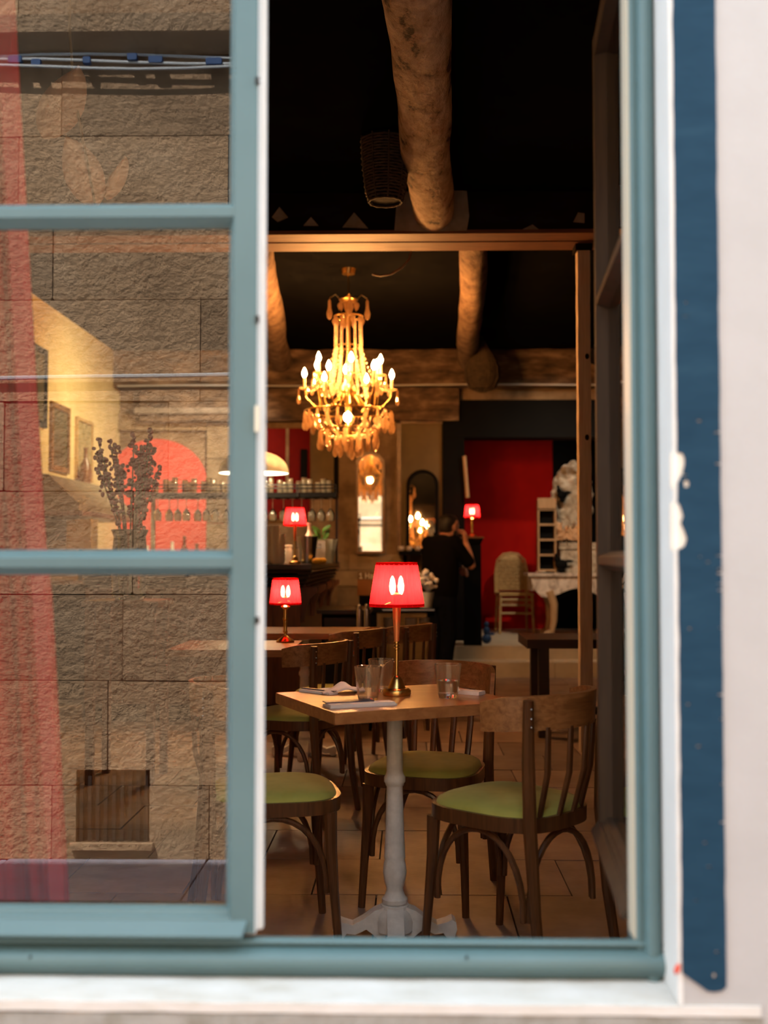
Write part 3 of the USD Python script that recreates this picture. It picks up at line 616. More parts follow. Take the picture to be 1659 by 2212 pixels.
# ---------------------------------------------------------------- pictures, hood and shelf things along the left wall
def wallpic(label, y0, y1, z0, z1, fm, am, w=.05):
    t = Thing('framed_picture', label, 'picture', (XL, (y0+y1)/2, z0))
    f = [bx(XL, XL+.03, y0, y0+w, z0, z1, .005), bx(XL, XL+.03, y1-w, y1, z0, z1, .005), bx(XL, XL+.03, y0+w-.004, y1-w+.004, z0, z0+w, .005), bx(XL, XL+.03, y0+w-.004, y1-w+.004, z1-w, z1, .005)]
    t.add('frame', f, fm, world=True); t.add('canvas', bx(XL+.002, XL+.014, y0+w-.01, y1-w+.01, z0+w-.01, z1-w+.01, .001), am, world=True)
wallpic('tall dark picture half hidden by the red curtain', 8.95, 9.54, 2.30, 2.98, 'black', 'art')
wallpic('dark brown framed picture in the middle of the ochre wall', 9.67, 10.2, 1.95, 2.56, 'giltdark', 'art')
wallpic('pale print in a slim gilt frame, deepest on the ochre wall', 10.42, 10.96, 1.92, 2.52, 'rattan', 'art2', .035)
hd = Thing('chimney_hood', 'greyish plaster chimney hood sloping out from the ochre wall', 'chimney hood', (XL+.2, 10.0, 1.3))
v, f = prof_y([(XL, 1.56), (XL+.50, 1.56), (XL+.50, 1.62), (XL+.24, 1.86), (XL, 1.86)], 8.9, 10.7); hd.add('hood_plaster', (v, f), 'hood', world=True)
hd.add('mantel_board', bx(XL, XL+.54, 8.85, 10.75, 1.52, 1.56, .008), 'barwood', world=True)
v, f = lathe([(.02, 0), (.05, .02), (.06, .12), (.045, .2), (.018, .26), (.016, .34), (.024, .36)], 16)
single('bottle', 'dark slender bottle on the chimney hood below the pale print', 'bottle', (v+[XL+.1, 10.45, 1.86], f), 'barwood')
sb = Thing('side_table', 'low dark wooden sideboard in front of the chimney', 'sideboard', (-2.62, 9.3, 0))
sb.add('top', bx(-2.95, -2.25, 8.85, 9.75, .97, 1.0, .006), 'barwood', world=True); sb.add('body', bx(-2.92, -2.3, 8.9, 9.7, .05, .97, .006), 'black', world=True)
for i, (x, y, s, z, lb) in enumerate(((-2.78, 9.0, .24, 1.0, 'kraft box at the left of the sideboard'), (-2.52, 9.02, .2, 1.0, 'kraft box beside the candle glass on the sideboard'), (-2.66, 9.04, .2, 1.25, 'kraft box stacked on top of the others'))):
    single('kraft_box', lb, 'box', bx(x-s/2, x+s/2, y-.1, y+.1, z, z+.245, .004), 'label')
v, f = lathe([(.03, 0), (.035, .01), (.035, .12), (.03, .13)], 14)
single('candle_glass', 'small pale candle glass beside the kraft boxes', 'candle', (v+[-2.36, 8.98, 1.0], f), 'ceramic')
# dried flowers on a stand
fx, fy = X(280, 6.0), 6.0
fs = Thing('flower_stand', 'dark wooden flower stand behind the left panes', 'stand', (fx, fy, 0))
fs.add('top', bx(fx-.2, fx+.2, fy-.2, fy+.2, .93, .96, .006), 'barwood', world=True)
for sx in (-.16, .16):
    for sy in (-.16, .16): fs.add('leg', bx(fx+sx-.02, fx+sx+.02, fy+sy-.02, fy+sy+.02, 0, .93, .004), 'barwood', world=True)
vs = Thing('flower_vase', 'tall green glass vase with dried dark red flowers', 'vase of flowers', (fx, fy, .96))
vs.add('vase', lathe([(.07, 0), (.09, .02), (.10, .2), (.085, .34), (.10, .38), (.09, .375), (.075, .33), (.09, .2), (.08, .03), (0.001, .02)], 24), 'vase')
rf = np.random.default_rng(11)
for i in range(26):
    a = rf.uniform(0, 6.28); sp = rf.uniform(.05, .24); h = rf.uniform(.55, .93)
    tip = np.array([sp*math.cos(a), sp*math.sin(a)*.8, h])
    st_ = vs.add('stem', tube([(.02*math.cos(a), .02*math.sin(a), .03), tip*[.35, .35, .55], tip], .004, 5), 'stem')
    d = tip-tip*[.35, .35, .55]; d /= np.linalg.norm(d); fl_ = []
    for q in range(16):
        c = tip - d*(.012*q) + rf.normal(0, .010+.0006*q, 3); fl_.append(ball(c, rf.uniform(.008, .017, 3), 1))
    vs.add('flower_head', fl_, 'flower', parent=st_)
# hanging dried leaves high up behind the top pane
hl = Thing('hanging_leaves', 'pale dried paddle leaves hanging high behind the top left pane', 'dried leaves', tuple(P(190, 300, 3.3)))
def paddle(c, L, Wd, a, tilt=.15):
    def fn(u, v):
        x = (u-.5)*2; w = Wd*math.sin(math.pi*min(max(v, .001), .999))**.6*(1-.25*v); yy = .03*x*x
        q = np.array([x*w, yy+tilt*v*L*.3, v*L]); R = ry(a) @ q; return R + c
    return grid(fn, 9, 14, .004)
c0 = P(150, 300, 3.3)
hl.add('leaf', paddle(P(88, 292, 3.3), .245, .078, .46), 'leafpale', world=True, smooth=True)
hl.add('leaf', paddle(P(225, 425, 3.3), .14, .030, .45), 'leafpale', world=True, smooth=True)
hl.add('leaf', paddle(P(205, 440, 3.32), .24, .068, -.42), 'leafpale', world=True, smooth=True)
hl.add('cord', tube([P(205, 440, 3.32), P(160, 200, 3.33), P(150, 60, 3.33), (P(150, 60, 3.33)[0], 3.33, CEIL)], .004, 5), 'stem', world=True)

# ================================================================== tables and chairs
def head_of(fx, fy): return math.atan2(-fx, fy)
def seat_ring(w0, w1, d, n=40, p=3.2):
    out = []
    for t in np.linspace(0, 2*math.pi, n, endpoint=False):
        c, s = math.cos(t), math.sin(t); x = abs(c)**(2/p)*math.copysign(1, c); y_ = abs(s)**(2/p)*math.copysign(1, s)
        w = w1 + (w0-w1)*(y_+1)/2; out.append((x*w, y_*d))
    return np.array(out)
def dome(ring, z0, h, n=5):
    """a cushion over a ring of points"""
    m = len(ring); v, f = [np.c_[ring, np.full(m, z0)]], []
    for k in range(1, n+1):
        a = k/n*math.pi/2*.96; sc = math.cos(a)**.55 if k < n else .12; v.append(np.c_[ring*sc, np.full(m, z0+h*math.sin(a)**.8)])
    v = np.vstack(v)
    for k in range(n):
        for j in range(m): q = [k*m+j, k*m+(j+1) % m, (k+1)*m+(j+1) % m, (k+1)*m+j]; f += [[q[0], q[1], q[2]], [q[0], q[2], q[3]]]
    c = len(v); v = np.vstack([v, [0, 0, z0+h], [0, 0, z0]])
    for j in range(m): f += [[n*m+j, n*m+(j+1) % m, c], [(j+1) % m, j, c+1]]
    return v, np.array(f)
def make_chair(label, at, rzv):
    t = Thing('dining_chair', label, 'chair', at, rzv)
    ring = seat_ring(.205, .180, .205)
    v, f = extrude(sg.Polygon(ring*1.03), .042); t.add('seat_frame', (v+[0, 0, .412], f), 'bentwood')
    t.add('seat_cushion', dome(ring*.97, .453, .034), 'velvet', smooth=60)
    A = [(-.165, .165), (.165, .165), (.172, -.19), (-.172, -.19)]
    for sx in (-1, 1):
        t.add('leg', tube([(sx*.182, .188, 0), (sx*.176, .176, .15), (sx*.168, .166, .30), (sx*.166, .163, .415)], [.0125, .0145, .018, .021], 10), 'bentwood')
    for sx in (-1, 1):
        t.add('leg', tube([(sx*.186, -.255, 0), (sx*.180, -.225, .2), (sx*.176, -.205, .44), (sx*.182, -.205, .62), (sx*.190, -.212, .795)], [.0145, .0170, .0205, .0190, .0155], 10), 'bentwood')
        for zz_ in (.722, .745, .772):
            t.add('bolt', ball((sx*.1945, -.226, zz_), (.0042, .0042, .0042), 1), 'steel')
    # back rail: a bent board round the sitter's back
    def rl(u, v): a = math.radians(-80+160*u); r = .232+.006*(v-.5); q = .5-abs(u-.5); lift = .012*math.cos(a); return (r*math.sin(a), -.03-r*math.cos(a), .700+lift-.004+(.098-.014*(1-min(1, q*9)))*v)
    t.add('back_rail', grid(rl, 34, 4, .015), 'rail', smooth=50)
    for a in (-30, -10, 10, 30):
        a = math.radians(a); t.add('spindle', tube([(.202*math.sin(a), -.03-.175*math.cos(a), .445), (.215*math.sin(a), -.03-.215*math.cos(a), .58), (.226*math.sin(a), -.03-.224*math.cos(a), .715)], [.0085, .0095, .0085], 8, flat=(1.25, .8)), 'bentwood')
    for (i, j) in ((0, 1), (1, 2), (2, 3), (3, 0)):
        a, b = np.array(A[i])*.985, np.array(A[j])*.985; pts = []
        for q in np.linspace(0, 1, 17):
            s = .03+.94*(.5-.5*math.cos(math.pi*q)); z = .17+.232*math.sin(math.pi*q)**.85
            pts.append((*(a+(b-a)*s), z))
        t.add('arch_brace', tube(pts, .0095, 8), 'bentwood')
    return t
ch = make_chair('walnut bistro chair seen from behind at the right of the front table', (.312, 3.41, 0), .82)
ch.copy('walnut bistro chair facing the street from the far side of the front table', (.07, 3.97, 0), 2.86)
ch.copy('walnut bistro chair at the left of the front table, cut by the white window edge', (-.431, 3.56, 0), -1.356)
ch.copy('walnut bistro chair with its back to us at the left table', (-.54, 5.22, 0), 1.18)
ch.copy('walnut bistro chair whose curved rail shows just left of the front lamp stem', (-.395, 6.10, 0), head_of(-.93, .37))
ch.copy('walnut bistro chair right of the front lamp stem, standing before the man', (-.115, 6.53, 0), head_of(-.90, .43))

def make_table(label, at, sx, sy, ang, thick=.034):
    t = Thing('bistro_table', label, 'table', at)
    m = bx(-sx/2, sx/2, -sy/2, sy/2, .75-thick, .75, .004); t.add('tabletop', tf(m, rz(ang)), 'tabletop')
    col = [(.028, .10), (.040, .105), (.041, .118), (.034, .124), (.027, .140), (.027, .15), (.034, .175), (.038, .20), (.035, .225), (.031, .24), (.034, .246), (.033, .255), (.030, .32), (.027, .42), (.0255, .468), (.029, .472), (.030, .478), (.034, .483), (.034, .497), (.029, .505), (.026, .515), (.025, .60), (.025, .69), (.05, .70), (.05, .716)]
    t.add('column', lathe(col, 32), 'castiron', smooth=50)
    t.add('hub', lathe([(.06, .02), (.062, .05), (.055, .075), (.044, .088), (.044, .10), (.03, .104)], 24), 'castiron')
    prof = [(.03, .098), (.07, .085), (.11, .060), (.15, .042), (.185, .050), (.205, .058), (.218, .050), (.222, .028), (.212, .0), (.185, .0), (.172, .016), (.14, .012), (.10, .028), (.075, .012), (.06, .0), (.03, .0)]
    for k in range(4):
        v, f = prof_y(prof, -.026, .026); w = 1 + .35*np.clip(v[:, 0]-.15, 0, 1)*8*(v[:, 0] > .15); v[:, 1] *= np.clip(w, 1, 1.5)
        v[:, 0] = .03+(v[:, 0]-.03)*.86; t.add('foot', tf((v, f), rz(k*math.pi/2+.04)), 'castiron')
    t.add('top_plate', tf(bx(-.14, .14, -.025, .025, .705, .7165, .003), rz(ang)), 'castiron')
    return t
TA = math.radians(25.7); tu = np.array([math.cos(TA), math.sin(TA)]); tv = np.array([-tu[1], tu[0]])
FL = np.array([-.207, 3.19]); TC = FL + tu*.31 + tv*.26
make_table('oak bistro table nearest the window on a grey cast iron pedestal', (TC[0], TC[1], 0), .62, .52, TA)
make_table('oak bistro table at the left beside the window stile, under the small red lamp', (-.855, 5.60, 0), .60, .60, 0)
make_table('long oak table behind the left one, in front of the black cabinet', (-.62, 6.72, 0), .82, .58, 0)

# ================================================================== lamps
def shade_mesh(r0, r1, z0, z1, npl, depth, n):
    def fn(u, v):
        a = 2*math.pi*u; r = r0+(r1-r0)*v + depth*math.cos(npl*a); return (r*math.cos(a), r*math.sin(a), z0+(z1-z0)*v)
    return grid(fn, n+1, 3)
def ring_band(r, z0, z1, n=48):
    def fn(u, v): a = 2*math.pi*u; return (r*math.cos(a), r*math.sin(a), z0+(z1-z0)*v)
    return grid(fn, n+1, 2, .0025)
def table_lamp(label, at, style='slim', power=1.0):
    t = Thing('table_lamp', label, 'lamp', at)
    if style == 'slim':
        r0, r1, z0, z1 = .0885, .066, .285, .428
        t.add('base', lathe([(.043, 0), (.046, .004), (.046, .016), (.040, .022), (.036, .024)], 32), 'brass', smooth=50)
        t.add('base_bell', lathe([(.030, .022), (.024, .036), (.018, .052), (.012, .060), (.008, .064)], 28), 'brass', smooth=50)
        t.add('stem', lathe([(.0062, .06), (.0065, .165), (.0065, .168)], 16), 'brass', smooth=50)
        t.add('stem', lathe([(.007, .168), (.0085, .178), (.010, .21), (.0125, .25), (.0145, .30), (.0145, .325), (.005, .33)], 18), 'brasslit', smooth=50)
        for z in (.150, .160, .170): t.add('collar', lathe([(.0075, z-.004), (.0105, z-.002), (.0105, z+.002), (.0075, z+.004)], 18), 'brass')
    else:
        r0, r1, z0, z1 = .0825, .066, .195, .333
        t.add('base', lathe([(.046, 0), (.048, .006), (.040, .014), (.020, .026), (.012, .034)], 28), 'brass', smooth=50)
        t.add('stem', lathe([(.012, .03), (.008, .042), (.010, .05), (.013, .054), (.009, .062), (.009, .10), (.012, .106), (.0095, .112), (.014, .118), (.014, .124), (.0095, .13), (.0095, .17), (.02, .178), (.026, .184), (.010, .196), (.006, .205), (.006, .24)], 20), 'brass', smooth=50)
    t.add('shade', shade_mesh(r0, r1, z0+.004, z1-.004, 26, .0016, 208), 'shade', smooth=60)
    t.add('trim_band', ring_band(r0+.0012, z0, z0+.010), 'shadeband'); t.add('trim_band', ring_band(r1+.0012, z1-.009, z1), 'shadeband')
    zb_ = z0+.055
    t.add('bulb_holder', lathe([(.010, z0+.01), (.011, zb_-.018), (.008, zb_-.014)], 14), 'brass')
    for k, (ox, oy) in enumerate(((-.0135, -.004), (.0135, .004))):  # bulb doubled to imitate the bright streaks in the pleats
        t.add('bulb', tf(lathe([(.004, zb_-.016), (.0095, zb_-.004), (.0105, zb_+.012), (.007, zb_+.034), (.0015, zb_+.044)], 14), None, (ox, oy, 0)), 'lampbulb', smooth=True)
    for k in range(3):
        a = k*2.094; t.add('shade_arm', tube([(.006*math.cos(a), .006*math.sin(a), z0+.02), (r0*math.cos(a), r0*math.sin(a), z0+.006)], .0014, 5), 'brass')
    return t
pl1 = P(857, 1500, 3.60)
table_lamp('brass lamp with a pleated red shade standing on the front table', (pl1[0], 3.60, .75))
table_lamp('short turned brass lamp with a red shade on the left table', (X(617, 5.78), 5.78, .75), 'turned')
YBAR = 8.0
xbar = X(668, YBAR); ztop = 1.135
table_lamp('red shaded lamp standing on the bar among steel and glass', (X(637, 8.32), 8.32, ztop))
table_lamp('small red shaded lamp on the tall black pedestal by the doorway', (X(1020, 11.42), 11.42, 1.392), 'turned')

# ================================================================== things on the front table
def tumbler(label, x, y, z=.75, grp=None, h=.105, r0=.031, r1=.043, fill=.05):
    t = Thing('water_glass', label, 'glass', (x, y, z+.0008))
    def prof(u): return r0+(r1-r0)*u**.8
    hs = np.linspace(0, 1, 7)
    out = [(prof(u)-(.0025 if u == 0 else 0), u*h) for u in hs]; inn = [(prof(u)-.0028, max(u*h, .010)) for u in hs[::-1]]
    v, f = lathe(out + [(r1-.0012, h+.0012)] + inn + [(.0005, .010)], 40)
    rr = np.hypot(v[:, 0], v[:, 1]); a = np.arctan2(v[:, 1], v[:, 0]); o = np.isclose(rr, np.array([prof(min(max(zz_/h, 0), 1)) for zz_ in v[:, 2]]), atol=1e-3) & (v[:, 2] < h*.72)
    k = np.where(o, 1-.022*np.abs(np.cos(5*a)), 1); v[:, 0] *= k; v[:, 1] *= k
    t.add('glass_body', (v, f), 'glass', smooth=40)
    if fill: t.add('water', lathe([(prof(.12)-.0035, .0106), (prof(fill/h)-.0033, fill), (.0004, fill)], 32), 'water', smooth=40)
    return t
tumbler('clear tumbler at the left front of the table, on the white napkin side', X(795, 3.46), 3.46, fill=.0)
tumbler('clear tumbler half hidden behind the left one, near the lamp base', X(823, 3.70), 3.70, fill=0)
tumbler('clear tumbler standing alone right of the lamp, half full of water', X(967, 3.54), 3.54, fill=.055)
def flat(name, label, cat, cx, cy, L, Wd, a, h, m, z=.7505, wav=0.0):
    def fn(u, v):
        q = np.array([(u-.5)*L, (v-.5)*Wd]); return (cx+q[0]*math.cos(a)-q[1]*math.sin(a), cy+q[0]*math.sin(a)+q[1]*math.cos(a), z+h+wav*math.sin(u*5+1)*math.sin(v*4))
    return fn
nk = Thing('folded_napkin', 'white folded napkin with a navy strip along the front table edge', 'napkin', (-.15, 3.33, .7505))
nk.add('cloth', tf(bx(-.105, .105, -.036, .036, 0, .006, .002), rz(math.radians(22)), (-.142, 3.345, .7505)), 'napkin', world=True)
nk.add('cloth_fold', tf(bx(-.105, .1, -.034, .012, .006, .011, .002), rz(math.radians(23)), (-.142, 3.345, .7505)), 'napkin', world=True)
nk.add('menu_card', tf(bx(-.085, .065, -.016, .026, .0112, .0142, .0008), rz(math.radians(20)), (-.166, 3.352, .7505)), 'navy', world=True, label='navy card lying on the napkin')
n2 = Thing('folded_napkin', 'crumpled white napkin with a dark knife at the back left of the front table', 'napkin', (-.24, 3.72, .7505))
def crump(u, v): x, y_ = (u-.5)*.15, (v-.5)*.09; return np.array([-.218+x*.93-y_*.35, 3.665+x*.35+y_*.93, .7515+.026*math.exp(-((u-.55)/.22)**2)*(1-abs(v-.5)*1.2)+.006*math.sin(u*9)*math.sin(v*7)+.006])
n2.add('cloth', grid(crump, 22, 14, .004), 'napkin', world=True, smooth=50)
n2.add('cloth_fold', tf(bx(-.07, .07, -.02, .02, 0, .008, .003), rz(math.radians(-40)), (-.292, 3.655, .7505)), 'napkin', world=True)
n2.add('knife', tf(bx(-.075, .075, -.007, .007, .0085, .0115, .001), rz(math.radians(-40)), (-.290, 3.658, .7505)), 'navy', world=True, label='dark handled table knife')
n3 = Thing('folded_napkin', 'narrow white napkin at the right of the front table beside the chair rail', 'napkin', (.2, 3.64, .7505))
n3.add('cloth', tf(bx(-.08, .06, -.022, .022, 0, .012, .003), rz(math.radians(-32)), (.19, 3.64, .7505)), 'napkin', world=True)

# ================================================================== the bar
bar = Thing('bar_counter', 'dark wooden bar with a fluted grey rim, its corner behind the small red lamp', 'bar counter', (xbar, YBAR, 0))
x0b = -2.35
bar.add('counter_top', [bx(x0b, xbar+.02, YBAR-.02, YBAR+.62, ztop-.035, ztop, .006), bx(xbar-.60, xbar+.02, YBAR+.55, 11.3, ztop-.035, ztop-.0005, .006)], 'bartop', world=True)
for i in range(4):
    z1 = ztop-.035-i*.034; z0 = z1-.034; o = .014-.018*i
    bar.add('rim_moulding', prof_x([(YBAR+.08, z0), (YBAR+.01-o, z0+.002)] + [(YBAR-o-.010*math.sin(t), z0+.003+.028*t/math.pi) for t in np.linspace(.3, 2.8, 5)] + [(YBAR+.08, z1)], x0b, xbar+o), 'bartop', world=True)
    bar.add('rim_moulding', prof_y([(xbar-.08, z0), (xbar-.01+o, z0+.002)] + [(xbar+o+.010*math.sin(t), z0+.003+.028*t/math.pi) for t in np.linspace(.3, 2.8, 5)] + [(xbar-.08, z1)], YBAR-o+.004, 11.3), 'barmould', world=True)
bar.add('front_panel', bx(x0b, xbar-.08, YBAR+.08, YBAR+.14, 0, ztop-.14, .004), 'barwood', world=True)
bar.add('side_panel', bx(xbar-.14, xbar-.08, YBAR+.10, 11.3, 0, ztop-.14, .004), 'barwood', world=True)
bar.add('plinth', bx(x0b, xbar-.05, YBAR+.05, YBAR+.16, 0, .12, .006), 'black', world=True)
for xx in (xbar-.62, xbar-.3, xbar-.1):
    bar.add('stile_board', bx(xx-.03, xx+.03, YBAR+.06, YBAR+.09, .1, ztop-.17, .004), 'barwood', world=True)
cr = [(0, 0), (.03, 0), (.04, .10), (.07, .18), (.12, .22), (.12, .26), (0, .26)]
for yy in (8.25, 9.1, 10.0, 10.9):
    v, f = prof_y([(xbar-.08+a, ztop-.43+b) for a, b in cr], yy-.03, yy+.03); bar.add('corbel', (v, f), 'barwood', world=True)
for xx in (xbar-.45, xbar-1.1):
    v, f = prof_x([(YBAR+.08-a, ztop-.43+b) for a, b in cr], xx-.03, xx+.03); bar.add('corbel', (v, f), 'barwood', world=True)
# things on the bar
def on_bar(px, Y): return X(px, Y), Y
for i, (px, Y) in enumerate(((580, 8.22), (594, 8.18), (606, 8.24))):
    x, y_ = on_bar(px, Y)
    for k in range(9 - 2*(i == 2)):
        v, f = lathe([(.020, 0), (.030, .012), (.037, .045), (.034, .045), (.027, .014), (.0005, .006)], 16)
        single('coffee_cup', ('cream cup, %s from the bottom of the stack beside the window edge', 'cream cup, %s from the bottom of the middle stack on the bar', 'cream cup, %s from the bottom of the stack nearest the bar lamp')[i] % ORD[k], 'cup', (v+[x, y_, ztop+k*.030], f), 'ceramic', group='cups stacked on the bar')
def bucket(name, label, cat, px, Y, r0, r1, h, m, hd=False):
    x, y_ = on_bar(px, Y); t = Thing(name, label, cat, (x, y_, ztop))
    t.add('bowl', lathe([(r0, 0), (r1, h), (r1+.006, h), (r1+.006, h+.006), (r1-.004, h+.006), (r0-.005, .006), (.0005, .006)], 28), m, smooth=50)
    if hd:
        for s in (-1, 1): t.add('handle', tube([(s*r1, 0, h*.72), (s*(r1+.022), 0, h*.72), (s*(r1+.022), 0, h*.6), (s*(r1-.008), 0, h*.6)], .005, 6), m)
    return t
bk = bucket('ice_bucket', 'polished steel ice bucket right of the bar lamp', 'ice bucket', 664, 8.42, .058, .082, .205, 'steel', True)
v, f = lathe([(.03, 0), (.037, .006), (.037, .19), (.014, .235), (.013, .285), (.016, .288), (.016, .30), (.003, .302)], 18)
single('bottle', 'clear bottle with a pale cap standing in the steel ice bucket', 'bottle', (v+[X(668, 8.42), 8.42, ztop+.012], f), 'ceramic')
bucket('glass_vase', 'tall clear flared vase at the bar corner', 'vase', 708, 8.62, .045, .072, .185, 'thinglass')
bucket('glass_vase', 'clear straight vase behind the menu card on the bar', 'vase', 690, 8.75, .05, .058, .17, 'thinglass')
mc = X(690, 8.5); single('menu_card', 'white upright menu card on the bar between bucket and vase', 'menu', tf(bx(-.045, .045, -.003, .003, 0, .18, .001), rx(-.12), (mc, 8.5, ztop)), 'napkin')
pt = Thing('potted_plant', 'little green leafed plant in a yellow pot on the bar', 'plant', (X(694, 9.0), 9.0, ztop))
pt.add('pot', lathe([(.04, 0), (.055, .15), (.05, .15), (.036, .02), (.0005, .02)], 16), 'lemon')
for i in range(14):
    a = i*2.4; v, f = ball((0, 0, 0), (.045, .004, .016), 1); pt.add('leaf', tf((v, f), rz(a) @ ry(-.5-.05*i % .6), (.045*math.cos(a), .045*math.sin(a), .17+.009*i)), 'green')
for i, (px, Y) in enumerate(((690, 8.30), (697, 8.34), (683, 8.28))):
    single('lemon', ('yellow lemon in front of the menu card', 'yellow lemon nearest the flared vase', 'yellow lemon nearest the ice bucket')[i], 'lemon', ball((X(px, Y), Y, ztop+.024), (.032, .026, .024), 2), 'lemon')
v, f = lathe([(.028, 0), (.034, .004), (.036, .10), (.030, .115), (.030, .13), (.034, .13), (.034, .145), (.003, .148)], 16)
single('lidded_jar', 'squat jar with a white lid left of the bar lamp', 'jar', (v+[X(622, 8.5), 8.5, ztop], f), 'ceramic')
# glass rack
YR = 9.0; xr0, xr1 = X(322, YR), X(728, YR); zrk = Z(1066, YR)
rk = Thing('glass_rack', 'long black shelf over the bar with rails and posts', 'shelf', ((xr0+xr1)/2, YR, 0))
rk.add('shelf_board', bx(xr0, xr1, YR-.14, YR+.16, zrk-.038, zrk, .004), 'black', world=True)
for z in (zrk+.035, zrk+.062): rk.add('rail', tube([(xr0, YR-.15, z), (xr1, YR-.15, z)], .005, 6), 'dark', world=True)
for x in np.linspace(xr0, xr1, 6): rk.add('rail_upright', bx(x-.004, x+.004, YR-.156, YR-.144, zrk-.03, zrk+.065, .001), 'dark', world=True)
rk.add('post', bx(xr0-.01, xr0+.02, YR+.10, YR+.13, 0, zrk-.03, .003), 'ivory', world=True, label='pale post at the left end')
rk.add('post', bx(xr1-.02, xr1, YR+.10, YR+.13, ztop, zrk-.03, .003), 'dark', world=True)
for i, xx in enumerate(np.arange(xr1-.06, xr0+.03, -.052)):
    h = (.105, .12, .095, .115, .13)[i % 5]
    if 14.5 < i < 16.5: continue
    v, f = lathe([(.020, 0), (.024, h*.5), (.023, h), (.0215, h), (.022, h*.5), (.018, .008), (.0005, .008)], 16)
    gx = xx + .004*((i*7) % 3-1); gpx = 880 + gx*267
    single('shelf_tumbler', 'small tumbler on top of the black glass shelf, %s from its right end' % ORD[i], 'glass', (v+[gx, YR+.05*((i % 3)-1), zrk+.0005], f), 'thinglass', group='tumblers on top of the glass shelf')
for i, xx in enumerate(list(np.arange(xr1-.05, xr0+.05, -.078))):
    v, f = lathe([(.030, -.004), (.030, -.007), (.005, -.012), (.0035, -.02), (.0035, -.085), (.012, -.095), (.030, -.12), (.033, -.15), (.028, -.185), (.0265, -.185), (.031, -.15), (.028, -.122), (.006, -.098), (.0005, -.096)], 16)
    single('wine_glass', 'wine glass hanging upside down under the black shelf, %s from its right end' % ORD[i], 'glass', (v+[xx, YR+.04*((i % 3)-1), zrk-.036], f), 'thinglass', group='wine glasses hanging under the glass shelf')
# bottles on the back counter under the niche
bc = Thing('back_counter', 'dark back bar counter under the coral niche', 'counter', (-2.2, 11.5, 0))
bc.add('top', bx(-3.0, -1.35, 11.2, 11.95, 1.0, 1.04, .006), 'barwood', world=True); bc.add('body', bx(-2.96, -1.4, 11.25, 11.93, 0, 1.0, .006), 'black', world=True)
bl = [(345, 'kraft', 'label', .20, 'squat jar with a kraft label, left on the back counter'), (372, 'white', 'ceramic', .30, 'slim white bottle leaning beside the kraft jar'), (398, 'green', 'vase', .36, 'tall greenish bottle before the coral niche'), (425, 'dark', 'barwood', .28, 'dark round bottle right of the greenish one'), (447, 'dark', 'barwood', .24, 'dark stout bottle nearest the window stile'), (318, 'pale', 'ceramic', .26, 'pale bottle at the left end of the back counter')]
for px, _, m_, h, lb in bl:
    v, f = lathe([(.034, 0), (.042, .01), (.042, h*.55), (.018, h*.74), (.015, h*.95), (.019, h*.96), (.018, h), (.002, h+.002)], 16)
    single('bottle', lb, 'bottle', (v+[X(px, 11.4), 11.4, 1.04], f), m_)
# pendant lamp over the bar, partly behind the stile
pc = P(548, 1014, 8.5)
pd = Thing('pendant_lamp', 'pale blue enamel dome lamp hanging over the bar at the window stile', 'lamp', (pc[0], 8.5, pc[2]-.03))
pd.add('dome', grid(lambda u, v: (.27*math.cos(6.2832*u)*math.cos(v*1.5)**.8, .27*math.sin(6.2832*u)*math.cos(v*1.5)**.8, .17*math.sin(v*1.5)), 41, 9, .003), 'enamel', smooth=60)
pd.add('cord', tube([(0, 0, .17), (0, 0, CEIL-pc[2]+.03)], .004, 6), 'dark')
pd.add('bulb', ball((0, 0, .04), (.04, .04, .05), 2), 'barbulb')
# added, unseen spot cans that brighten the ochre wall, niche and back room
def spot(label, at, target, watts, col, r=.055):
    at, target = np.array(at, float), np.array(target, float); d = target-at; d /= np.linalg.norm(d)
    t = Thing('added_spot', label, 'spotlight', tuple(at))
    x_ = np.cross([0, 0, 1.0], -d); x_ /= np.linalg.norm(x_); y_ = np.cross(-d, x_); R = np.stack([x_, y_, -d], 1)
    t.add('can', tf(lathe([(r+.004, -.10), (r+.006, -.10), (r+.006, .05), (.02, .06), (.0005, .06), (.0005, .055), (r+.002, .045)], 24, closed=False), R), 'black')
    t.add('bracket', tube([(0, 0, 0), (0, 0, CEIL-at[2])], .01, 6), 'black')
    L = UsdLux.DiskLight.Define(stage, t.path + '/lamp_disk'); L.CreateRadiusAttr(r); L.CreateIntensityAttr(watts); L.CreateColorAttr(Gf.Vec3f(*col)); L.CreateNormalizeAttr(False)
    Mm = np.eye(4); Mm[0, :3], Mm[1, :3], Mm[2, :3] = x_, y_, -d; UsdGeom.Xformable(L).AddTransformOp().Set(Gf.Matrix4d(*Mm.ravel().tolist()))
spot('added unseen black ceiling spot aimed at the ochre picture wall', (X(528, 9.8), 9.8, 3.25), (XL, 10.5, 2.15), SPOT1, (1.0, .80, .45))
spot('added unseen black ceiling spot aimed at the coral niche', (X(535, 10.6), 10.6, 3.25), (X(360, 12), 12, 1.6), SPOT2, (1.0, .84, .62))
spot('added unseen black ceiling spot over the console in the red back room', (2.1, 12.6, 2.95), (1.3, 13.9, 1.4), SPOT3, (1.0, .82, .60))
spot('added unseen black ceiling spot behind the timber post, aimed at the platform', (1.80, 10.5, 3.12), (1.35, 12.7, .8), SPOT4, (1.0, .80, .56))

